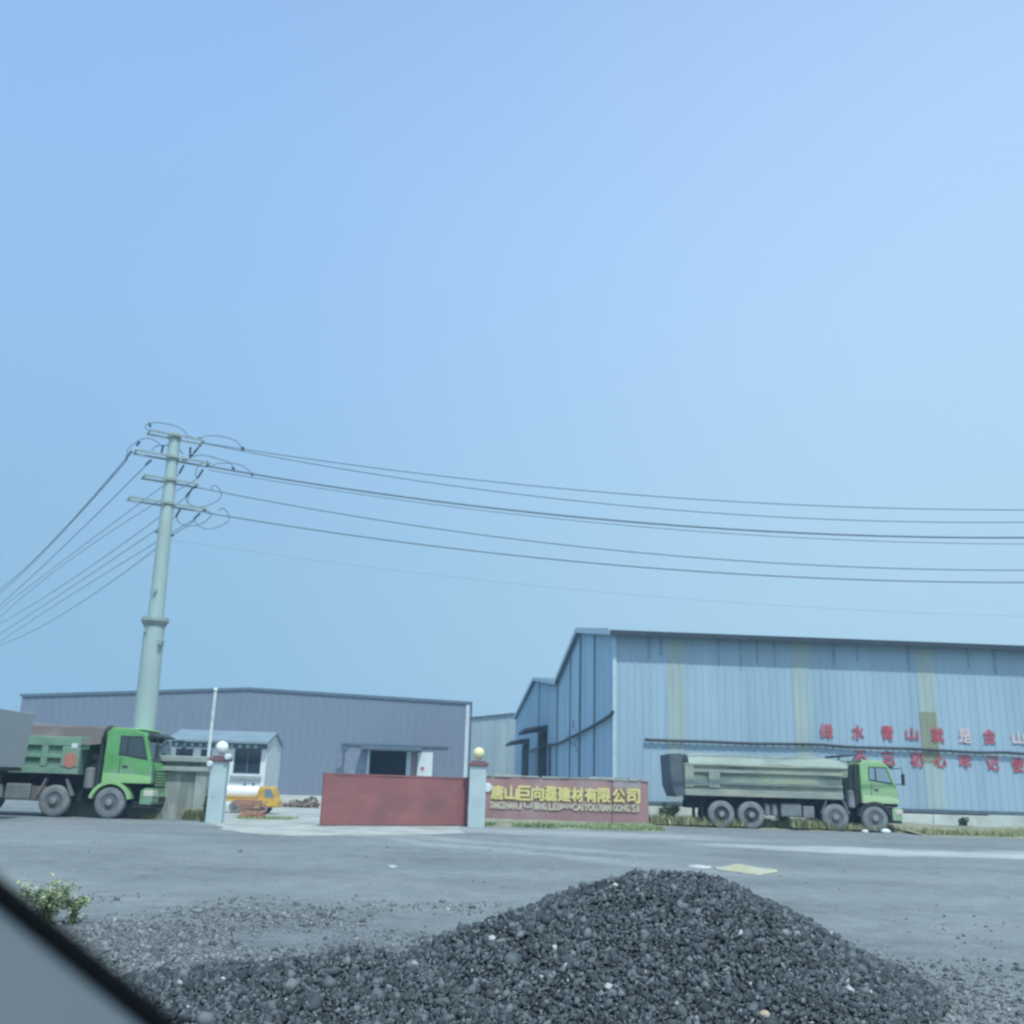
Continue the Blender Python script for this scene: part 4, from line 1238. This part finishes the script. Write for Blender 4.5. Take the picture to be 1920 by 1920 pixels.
# ================================================================== vegetation
def blades(name, P, H, m, wd=.02, lean=.95, per=1):
    """tapered bent blades: P base points (n,3), H heights"""
    n = len(P)
    a = rng.uniform(0, 2 * np.pi, n); l = rng.uniform(.05, lean, n) * H
    dx, dy = np.cos(a), np.sin(a)
    sx, sy = -dy, dx
    wv = wd * rng.uniform(.6, 1.4, n) * (0.6 + .4 * H / H.max())
    V = np.zeros((n, 5, 3))
    for i, (t_, ww) in enumerate(((0, 1), (.55, .8))):
        for s_, j in ((-1, 0), (1, 1)):
            k = i * 2 + j
            V[:, k, 0] = P[:, 0] + dx * l * t_ * t_ + sx * wv * ww * s_
            V[:, k, 1] = P[:, 1] + dy * l * t_ * t_ + sy * wv * ww * s_
            V[:, k, 2] = P[:, 2] + H * t_
    V[:, 4, 0] = P[:, 0] + dx * l; V[:, 4, 1] = P[:, 1] + dy * l; V[:, 4, 2] = P[:, 2] + H * .96
    f = np.array([(0, 1, 3), (0, 3, 2), (2, 3, 4)])
    Fc = (f[None] + (np.arange(n) * 5)[:, None, None]).reshape(-1)
    return fast_mesh(name, V.reshape(-1, 3), Fc, 3, m, np.repeat(rng.random(n), 5))
m_grass = mat_attr('verge_grass', 0, 0, .8, ramp=[(0, (.17, .215, .10)), (.4, (.27, .30, .14)), (.75, (.40, .39, .22)), (1, (.50, .47, .32))])
m_green = mat_attr('green_grass', 0, 0, .8, ramp=[(0, (.14, .22, .10)), (.5, (.22, .30, .13)), (1, (.34, .38, .20))])
def grass(name, x0, x1, y0, y1, n, h0, h1, m, z=0.08, wd=.02, th=.35):
    x = rng.uniform(x0, x1, n * 2); y = rng.uniform(y0, y1, n * 2)
    k = vnoise(x * .8 + 7, y * .8) > th
    x, y = x[k][:n], y[k][:n]
    H = rng.uniform(h0, h1, len(x)) * (.5 + 1.0 * vnoise(x * .45 + 3, y * .5 + 1))
    o = blades(name, np.stack([x, y, np.full(len(x), z)], 1), H, m, wd)
    return kind(o, 'stuff')
grass('grass', TFX + .2, 36, VY + .1, VY + 4.2, 26000, .06, .28, m_grass, .06, .018)
grass('grass', 6.6, TFX, 45.9, 49, 11000, .08, .40, m_grass, .1, .02)
grass('grass', -1.3, 6.4, VS + .15, YS - .1, 11000, .05, .18, m_green, .02, .016, .3)
cg = atZ(330, 1537)
grass('grass', cg.x - 1.2, atZ(392, 1540).x, cg.y - .3, 38.4, 3600, .05, .34, m_grass, 0, .016, .42)
grass('grass', atZ(0, 1520).x - 3, atZ(60, 1520).x, 36.5, 39.5, 1500, .2, .8, m_grass, 0, .03)
grass('grass', atZ(495, 1528).x, atZ(600, 1528).x, 40, 43, 900, .04, .12, m_green, 0, .02)

def bush(name, px, py, hgt, wd, n, m, label, cat='weed', leaf=.06, Y=None, seed_y=.8):
    q = atZ(px, py)
    t = thing(name, label, cat, (q.x, q.y, 0))
    b = MB()
    stems = []
    for k in range(9):
        a = rng.uniform(0, 2 * np.pi); r_ = rng.uniform(.15, .5) * wd
        tip = Vector((math.cos(a) * r_, math.sin(a) * r_ * seed_y, hgt * rng.uniform(.6, 1.0)))
        mid = tip * .5 + Vector((0, 0, hgt * .12))
        b.tube([(0, 0, -.02), mid, tip], [.012, .008, .004], 5); stems.append((mid, tip))
    b.build('stem', mat('weed_stem', (.12, .14, .06), .8), t)
    pts = []
    for _ in range(n):
        mid, tip = stems[rng.integers(len(stems))]
        s_ = rng.uniform(.05, 1.1)
        p = mid * (1 - s_) + tip * s_ if s_ > .3 else mid * (s_ / .3) * .9
        pts.append(p + Vector(rng.normal(0, .09 * wd, 3)))
    P = np.array([tuple(p) for p in pts]); P[:, 2] = np.maximum(P[:, 2], .02)
    nrm_ = rng.normal(size=(n, 3)); nrm_[:, 2] = np.abs(nrm_[:, 2]) + .4; nrm_ /= np.linalg.norm(nrm_, axis=1, keepdims=True)
    tv = np.cross(nrm_, rng.normal(size=(n, 3))); tv /= np.linalg.norm(tv, axis=1, keepdims=True); bv = np.cross(nrm_, tv)
    sz = leaf * rng.uniform(.5, 1.3, n)[:, None]
    V = np.stack([P - tv * sz * 1.5, P + bv * sz * .6 + nrm_ * sz * .15, P + tv * sz * 1.5, P - bv * sz * .6 + nrm_ * sz * .15], 1)
    Fc = np.arange(n * 4)
    o = fast_mesh('foliage', V.reshape(-1, 3), Fc, 4, m, np.repeat(rng.random(n), 4))
    o.parent = t
    return t
m_leaf = mat_attr('weed_leaf', 0, 0, .6, ramp=[(0, (.15, .20, .11)), (.5, (.27, .33, .17)), (1, (.46, .49, .30))])
m_leaf_d = mat_attr('dark_weed_leaf', 0, 0, .7, ramp=[(0, (.045, .075, .05)), (.6, (.09, .13, .08)), (1, (.17, .19, .11))])
bush('weed', 82, 1735, .42, .50, 1300, m_leaf, 'pale green leafy weed at the near edge of the road by the car frame', leaf=.020)
bush('weed', 134, 1733, .30, .28, 500, m_leaf, 'smaller sparse weed on the gravel next to the leafy one', leaf=.018)
bush('weed', 388, 1542, .95, .55, 420, m_leaf_d, 'dark green weed at the foot of the white-globe pillar', leaf=.07)
bush('weed', 1255, 1547, .85, .9, 1500, m_grass, 'dry bush between the sign wall and the rear of the lime truck', leaf=.07)
bush('weed', 1470, 1552, .55, .6, 360, m_leaf_d, 'dark weed seen under the belly of the lime truck', leaf=.07)
bush('weed', 1808, 1560, .62, .5, 320, m_leaf_d, 'dark green tuft in the dry grass by the whitewashed warehouse base', leaf=.07)

# ================================================================== utility pole and wires
YPO = 39.8
m_pole = mat('galvanised_pole', (0.335, 0.42, 0.41), .55, 0.0, var=.08, scale=.8, col2=(.28, .34, .30), amt=.5, pscale=.6, stretch=(1, 1, .35))
m_steel = mat('crossarm_steel', (0.26, 0.315, 0.295), .6, var=.12, scale=2)
m_ins = mat('insulator', (0.05, 0.08, 0.11), .4, var=.2)
m_wire = mat('wire', (0.15, 0.20, 0.245), .6, var=.1)
pt_, pb_ = atY(328, 816, YPO), atY(269, 1372, YPO)
ax = (pt_ - pb_); bz = pb_ - ax * (pb_.z / ax.z)
up_ = thing('utility_pole', 'tall tapered grey steel power pole with four crossarms and looping jumpers', 'utility pole', bz)
def pax(z): return bz + ax * (z / ax.z)
def prad(px0, px1, py):
    a, b_ = atY(px0, py, YPO), atY(px1, py, YPO)
    return (b_ - a).length / 2
zF = atY(290, 1162, YPO).z
rb, rt = prad(250, 291, 1365), prad(317, 337, 830)
rf0, rf1 = prad(270, 307, 1175), prad(275, 304, 1148)
zb_ = pb_.z
MB().tube([pax(-.1), pax(zb_), pax(zF - .1)], [rb * 1.12, rb, rf0], 24).build('lower_shaft', m_pole, up_, bz, smooth='auto')
MB().tube([pax(zF), pax((zF + pt_.z) / 2), pax(pt_.z + .05)], [rf1, (rf1 + rt) / 2, rt], 24).build('upper_shaft', m_pole, up_, bz, smooth='auto')
b = MB(); b.tube([pax(zF - .32), pax(zF - .10)], [rf0 * .98, rf0 * 1.32], 24); b.tube([pax(zF - .099), pax(zF + .02)], [rf0 * 1.36, rf0 * 1.36], 24); b.build('flange', m_steel, up_, bz, smooth='auto')
b = MB()
for k in range(12):
    a = 2 * math.pi * k / 12; c = pax(zF + .02) + Vector((math.cos(a), math.sin(a), 0)) * rf0 * 1.18
    b.tube([c, c + Vector((0, 0, .09))], .03, 6)
b.build('flange_bolts', m_steel, up_, bz)
AD = Vector((math.cos(R(30)), math.sin(R(30)), 0)); AN = Vector((-AD.y, AD.x, 0))
def arm_pt(px, py): return onP(px, py, pax(14), AN)
arms = [((278, 806), (381, 833)), ((252, 840), (391, 878)), ((268, 890), (370, 914)), ((240, 929), (384, 962))]
for (l_, r_) in arms:
    pa_, pb2 = arm_pt(*l_), arm_pt(*r_)
    z = (pa_.z + pb2.z) / 2; pa_.z = pb2.z = z
    cpt = pax(z)
    rr = rt * 1.15
    b = MB()
    for s in (-1, 1):
        b.bar(pa_ + AN * s * (rr + .04), pb2 + AN * s * (rr + .03), .06, .075)
    for u_ in (.02, .98):
        m_ = pa_.lerp(pb2, u_); b.bar(m_ - AN * (rr + .05), m_ + AN * (rr + .05), .05, .06)
    b.build('crossarm', m_steel, up_, bz)
    b = MB(); b.tube([cpt - Vector((0, 0, .09)), cpt + Vector((0, 0, .09))], rr + .02, 18); b.build('arm_band', m_steel, up_, bz)
# insulators where wires meet the arms: (pixel of the arm end, pixel of the wire clamp)
def ins(pxa, pya, pxb, pyb, r_=.06):
    a, b_ = arm_pt(pxa, pya), arm_pt(pxb, pyb)
    b = MB(); n = 9; P, Rr = [], []
    for k in range(n):
        P.append(a.lerp(b_, k / (n - 1))); Rr.append(r_ if k % 2 else r_ * .45)
    b.tube(P, Rr, 10); b.build('insulator', m_ins, up_, bz)
for q in ((262, 828, 256, 836), (247, 845, 236, 860), (284, 862, 273, 872), (306, 835, 303, 849), (345, 872, 336, 888), (381, 880, 370, 897), (362, 914, 348, 932), (338, 955, 330, 968), (375, 962, 364, 973), (352, 818, 362, 822), (372, 824, 376, 821), (357, 838, 356, 862), (378, 832, 358, 856), (388, 864, 391, 876), (364, 914, 369, 913), (382, 958, 386, 957), (320, 1003, 326, 1004), (291, 996, 295, 998), (341, 860, 352, 862), (455, 838, 455, 846), (437, 876, 438, 884), (470, 886, 475, 892), (280, 793, 282, 801)):
    ins(*q, r_=.085 if q[0] in (341, 455, 437, 470) else .06)
jl = [[(278, 808), (272, 800), (283, 793), (310, 794), (340, 804), (355, 821)],
      [(376, 822), (388, 817), (420, 819), (444, 828), (454, 842)],
      [(238, 862), (240, 842), (262, 825), (282, 822), (300, 832)],
      [(284, 848), (290, 838), (305, 835), (330, 837), (343, 852)],
      [(360, 856), (380, 853), (412, 861), (432, 868), (438, 880)],
      [(391, 876), (410, 869), (445, 870), (464, 880), (473, 891)],
      [(369, 897), (367, 885), (376, 870), (390, 866)],
      [(349, 932), (352, 942), (370, 950), (392, 947), (411, 936), (415, 924), (406, 911), (396, 913), (400, 921)],
      [(331, 968), (335, 979), (350, 986), (372, 984), (388, 975), (396, 964), (388, 957)],
      [(363, 974), (374, 987), (392, 992), (414, 986), (429, 975), (428, 963), (418, 953), (409, 957)],
      [(352, 944), (354, 930), (360, 918), (368, 914)],
      [(322, 1004), (345, 990), (362, 978), (364, 970)]]
for pth_ in jl:
    MB().tube(smooth_path([arm_pt(*p) for p in pth_], 6), .02, 6).build('jumper', m_wire, up_, bz, smooth=True)
# stub hardware on the shaft
for px, py in ((273, 1182), (300, 1205), (291, 1108)):
    q = atY(px, py, YPO - .35)
    MB().box(q.x - .06, q.x + .06, q.y - .06, q.y + .3, q.z - .08, q.z + .08).build('step_bolt', m_steel, up_, bz)

# wires to the right: along the road, sagging
def wire_right(a, mid, c, r_, label):
    p0 = arm_pt(*a)
    Y1 = p0.y + 1.0
    pm, p1 = atY(mid[0], mid[1], p0.y + .4), atY(c[0], c[1], Y1)
    xs = np.array([p0.x, pm.x, p1.x]); k = np.polyfit(xs, [p0.z, pm.z, p1.z], 2)
    X1 = p1.x + 26
    pts = []
    for i in range(61):
        x = p0.x + (X1 - p0.x) * i / 60
        pts.append((x, p0.y + (x - p0.x) / (p1.x - p0.x) * 1.0, float(np.polyval(k, x))))
    o = MB().tube(pts, r_, 6).build('power_line', m_wire, origin=p0)
    tag(o, label, 'power line', 'power lines running from the pole towards the warehouse side')
wire_right((380, 830), (1000, 911), (1920, 956), .022, 'topmost wire running from the upper crossarm over the warehouse')
wire_right((376, 830), (1000, 930), (1920, 979), .021, 'second highest wire running from the upper crossarm over the warehouse')
wire_right((390, 874), (1000, 961), (1920, 1008), .040, 'thickest wire, third from the top, sagging over the warehouse')
wire_right((391, 881), (1000, 968), (1920, 1020), .017, 'thin wire right under the thickest wire over the warehouse')
wire_right((370, 914), (1000, 1015), (1920, 1069), .024, 'wire from the third crossarm down, above the lowest one over the warehouse')
wire_right((385, 961), (1000, 1045), (1920, 1092), .028, 'lowest dark wire from the bottom crossarm towards the warehouse')
wire_right((322, 1012), (1120, 1108), (1860, 1154), .0045, 'hair-thin wire hanging below all the others, close above the warehouse roof')

def wire_left(a, mid, c, r_, label, Y1=74):
    p0 = arm_pt(*a)
    p1 = atY(c[0], c[1], Y1)
    ym = None
    # the middle point: same vertical plane
    n = Vector((-(p1.y - p0.y), p1.x - p0.x, 0)).normalized()
    pm = onP(mid[0], mid[1], p0, n)
    f = lambda p: (Vector((p.x, p.y)) - Vector((p0.x, p0.y))).length
    k = np.polyfit([0, f(pm), f(p1)], [p0.z, pm.z, p1.z], 2)
    T = f(p1) * 1.25
    d2 = Vector((p1.x - p0.x, p1.y - p0.y)).normalized()
    pts = [(p0.x + d2.x * s_, p0.y + d2.y * s_, float(np.polyval(k, s_))) for s_ in np.linspace(0, T, 40)]
    o = MB().tube(pts, r_, 6).build('power_line', m_wire, origin=p0)
    tag(o, label, 'power line', 'power lines leaving the pole into the distance')
wire_left((236, 860), (120, 992), (0, 1105), .021, 'uppermost of the lines falling away from the pole, doubled with the next', 74)
wire_left((238, 863), (120, 995), (0, 1112), .021, 'line hugging the uppermost one as it falls away from the pole', 76)
wire_left((273, 873), (120, 1024), (0, 1134), .02, 'third line down where the bundle leaves the frame, tied midway along an arm', 74)
wire_left((336, 889), (120, 1050), (0, 1142), .017, 'fourth line down where the bundle leaves the frame', 74)
wire_left((370, 898), (120, 1058), (0, 1157), .017, 'fifth line down where the bundle leaves the frame', 76)
wire_left((348, 933), (120, 1096), (0, 1169), .018, 'sixth line down where the bundle leaves the frame', 74)
wire_left((330, 969), (120, 1110), (0, 1189), .018, 'seventh line down where the bundle leaves the frame', 74)
wire_left((364, 974), (120, 1124), (0, 1203), .018, 'last but one line down where the bundle leaves the frame', 76)
wire_left((323, 1005), (120, 1150), (0, 1209), .018, 'lowest line falling away from the pole, tied to a clamp on the shaft', 74)

# ================================================================== gravel heap
GX, GYc = 0, 0
crest = atY(1195, 1638, 9.3)
PK = Vector((crest.x, 9.3, crest.z))
def heap_h(x, y):
    x = np.asarray(x, float); y = np.asarray(y, float)
    dx = x - PK.x; dy = y - PK.y
    # main mound, longer to the right, with a lower shoulder to the left
    sx = np.where(dx > 0, 1.95, 2.2); sy = np.where(dy > 0, 1.9, 2.0)
    dx = np.where(dx > 0, np.maximum(dx - .60, 0) + .06 * np.minimum(dx, .60), dx)
    r_ = np.sqrt((dx / sx) ** 2 + (dy / sy) ** 2)
    h = PK.z * np.clip(1.10 - r_ * 1.08 - .10 * np.exp(-(r_ / .16) ** 2), 0, None)
    # left ridge
    rx = x + 1.15; ry = y - 8.15
    d2 = np.sqrt((rx / 2.0) ** 2 + (ry / 1.05) ** 2)
    h2 = .34 * np.clip(1 - d2 * .95, 0, None)
    rx = x - .1; ry = y - 8.6
    d3 = np.sqrt((rx / 1.3) ** 2 + (ry / 1.1) ** 2)
    h3 = .60 * np.clip(1 - d3 * .95, 0, None)
    hh = np.maximum(np.maximum(h, h2), h3)
    hh = hh + (.06 * (vnoise(x * 2.2, y * 2.2) - .5) + .03 * (vnoise(x * 6, y * 6 + 9) - .5)) * np.clip(hh * 6, 0, 1)
    return hh
m_heap = mat('grit_bed', (0.05, 0.06, 0.068), .95, var=.3, scale=8, bump=.8, bscale=30)
hp = thing('gravel_heap', 'heap of dark grey crushed stone in the foreground', 'gravel heap', (PK.x, PK.y, 0))
xs = np.linspace(-4.2, 5.2, 150); ys = np.linspace(5.4, 11.8, 110)
XX, YY = np.meshgrid(xs, ys, indexing='ij')
HH = heap_h(XX, YY) - .025
V = np.stack([XX - PK.x, YY - PK.y, HH], -1).reshape(-1, 3)
nx_, ny_ = XX.shape
ii, jj = np.meshgrid(np.arange(nx_ - 1), np.arange(ny_ - 1), indexing='ij')
keep = ((HH[:-1, :-1] > -.02) | (HH[1:, 1:] > -.02)).ravel()
Q = np.stack([ii * ny_ + jj, (ii + 1) * ny_ + jj, (ii + 1) * ny_ + jj + 1, ii * ny_ + jj + 1], -1).reshape(-1, 4)[keep]
o = fast_mesh('core', V, Q.reshape(-1), 4, m_heap, smooth=True)
o.parent = hp
m_stone = mat_attr('crushed_stone', 0, 0, .8, ramp=[(0, (.030, .037, .043)), (.35, (.058, .070, .079)), (.80, (.108, .126, .138)), (.95, (.17, .19, .20)), (1, (.40, .41, .41))])
n = 190000
x = rng.uniform(-4, 5.2, n); y = rng.uniform(5.6, 11.6, n); h = heap_h(x, y)
k = h > .02
x, y, h = x[k], y[k], h[k]
s = np.clip(rng.lognormal(math.log(.0112), .50, len(x)), .005, .05)
P = np.stack([x - PK.x, y - PK.y, h + s * .15], 1)
rv = rng.random(len(x)) ** 1.1
rv = np.where(rng.random(len(x)) < .006, rng.uniform(.95, 1, len(x)), rv * .93)
o = stone_set('crushed_stone', P, s, rv, m_stone)
o.parent = hp
kind(o, 'stuff')
# a few larger pale stones on the heap
m_loose = mat_attr('loose_chips', 0, 0, .85, ramp=[(0, (.07, .08, .088)), (.5, (.15, .165, .172)), (.94, (.215, .232, .238)), (1, (.33, .34, .34))])
m_ps = mat('pale_stone', (.42, .44, .43), .8, var=.15, scale=12)
m_bs = mat('buff_stone', (.42, .35, .24), .8, var=.15, scale=12)
def heap_stone(px, py, r_, m, label):
    d = ray(px, py); t_ = 5.0
    for _ in range(1600):
        p = CO + d * t_
        if p.z <= float(heap_h(p.x, p.y)) or p.z < 0: break
        t_ += .005
    b = MB(); b.ball((0, 0, 0), r_, 10, 7, (1.25, .9, .8)); b.jitter(r_ * .13)
    o = b.build('stone', m); o.location = p; o.rotation_euler = (0, random.uniform(-.5, .5), random.uniform(0, 3))
    tag(o, label, 'stone')
heap_stone(921, 1762, .036, m_ps, 'brightest whitish stone on the sloping shoulder of the heap')
heap_stone(1041, 1779, .036, m_ps, 'rounded pale stone below and beside the brightest one')
heap_stone(1063, 1809, .038, m_ps, 'elongated pale stone lowest of the trio on the heap face')
heap_stone(417, 1838, .028, m_ps, 'small white stone on the fine gravel, far out from the heap')
heap_stone(1154, 1661, .028, m_ps, 'pale stone near the heap crest')
heap_stone(1142, 1852, .034, m_ps, 'pale stone low in the middle of the heap face')
heap_stone(1434, 1903, .036, m_bs, 'buff yellow stone at the foot of the heap')
heap_stone(961, 1888, .026, m_bs, 'small buff stone near the lower edge of the heap')

# loose gravel scattered on the road round the heap
n = 150000
x = rng.uniform(-5.6, 6.8, n); y = rng.uniform(5.6, 15.5, n)
dens = np.clip(vnoise(x * .9 + 5, y * .55) * 1.7 - .35, 0, 1)
wl_ = np.where(x < 1.0, 1, np.where(x > 2.4, .6, .35))
far = np.where(x < 1.0, np.clip((14.8 - y) / 5.5, 0, 1), np.clip((11.2 - y) / 2.4, .02, 1))
k = (rng.random(n) < dens * wl_ * far) & (heap_h(x, y) < .03)
x, y = x[k], y[k]
s = np.clip(rng.lognormal(math.log(.0095), .55, len(x)), .004, .045)
# stones rolled off the foot of the heap
m_ = 60000
rx, ry = rng.uniform(-4, 5.2, m_), rng.uniform(5.8, 11.4, m_)
rh = heap_h(rx, ry); kk = (rh > .015) & (rh < .13)
rx, ry = rx[kk], ry[kk]
an = np.arctan2(ry - PK.y, rx - PK.x) + rng.normal(0, .5, len(rx)); ds = rng.exponential(.38, len(rx)) + .05
rx, ry = rx + np.cos(an) * ds, ry + np.sin(an) * ds
kk = heap_h(rx, ry) < .03
rx, ry = rx[kk], ry[kk]
rs = np.clip(rng.lognormal(math.log(.0115), .5, len(rx)), .004, .045)
fx, fy = rng.uniform(-12, 14, 1100), rng.uniform(11, 26, 1100)      # odd bits of grit farther out on the road
fs_ = np.clip(rng.lognormal(math.log(.010), .5, 1100), .004, .04)
x = np.concatenate([x, rx, fx]); y = np.concatenate([y, ry, fy]); s = np.concatenate([s, rs, fs_])
o = stone_set('loose_gravel', np.stack([x, y, s * .25], 1), s, np.concatenate([rng.random(len(x) - len(fx)), rng.uniform(.45, 1, len(fx))]), m_loose)
kind(o, 'stuff')

# ================================================================== the car the picture is taken from: door edge with seal
YD = .50
d0, d1 = atY(0, 1675, YD), atY(303, 1920, YD)
dv = (d1 - d0)
e0, e1 = d0 - dv * 1.3, d0 + dv * 2.4
dn = Vector((dv.z, 0, -dv.x)).normalized()
if dn.z > 0: dn = -dn            # points below the edge
cd = thing('car_door', 'blurred grey car door edge with black rubber seal, closest to the viewer', 'car door', (e0.x, YD, 0))
m_seal = mat('rubber_seal', (0.004, 0.005, 0.006), .9, var=.1, spec=.05)
m_door = mat('grey_door_trim', (0.155, 0.18, 0.20), .6, var=.06, scale=6)
MB().tube([e0, e0.lerp(e1, .5), e1], .0056, 14).build('window_seal', m_seal, cd, cd.location, smooth='auto')
fl = dn * .0030
poly = [e0 + fl, e1 + fl, Vector((e1.x + .1, YD, .35)), Vector((e0.x, YD, .35))]
bk = dn * .045                   # the rear edge is rolled down, as a door's outer skin is
b = MB()
vs = [Vector((p.x, YD - .003, p.z)) for p in poly] + [Vector((p.x, YD + .07, p.z)) + (bk if k < 2 else Vector()) for k, p in enumerate(poly)]
b.add(vs, [(0, 1, 2, 3), (7, 6, 5, 4), (0, 4, 5, 1), (1, 5, 6, 2), (2, 6, 7, 3), (3, 7, 4, 0)])
b.build('door_panel', m_door, cd, cd.location, bevel=.003)

# ================================================================== haze
hm = bpy.data.materials.new('haze'); hm.use_nodes = True
t = hm.node_tree; t.nodes.clear()
o_ = N(t, 'ShaderNodeOutputMaterial'); pv = N(t, 'ShaderNodeVolumePrincipled')
pv.inputs['Color'].default_value = (.50, .74, 1.0, 1)
pv.inputs['Density'].default_value = 0.0011
pv.inputs['Anisotropy'].default_value = 0.0
t.links.new(pv.outputs[0], o_.inputs['Volume'])
hz = MB().box(-620, 620, -80, 920, -1, 24).build('haze', hm)
kind(hz, 'stuff')
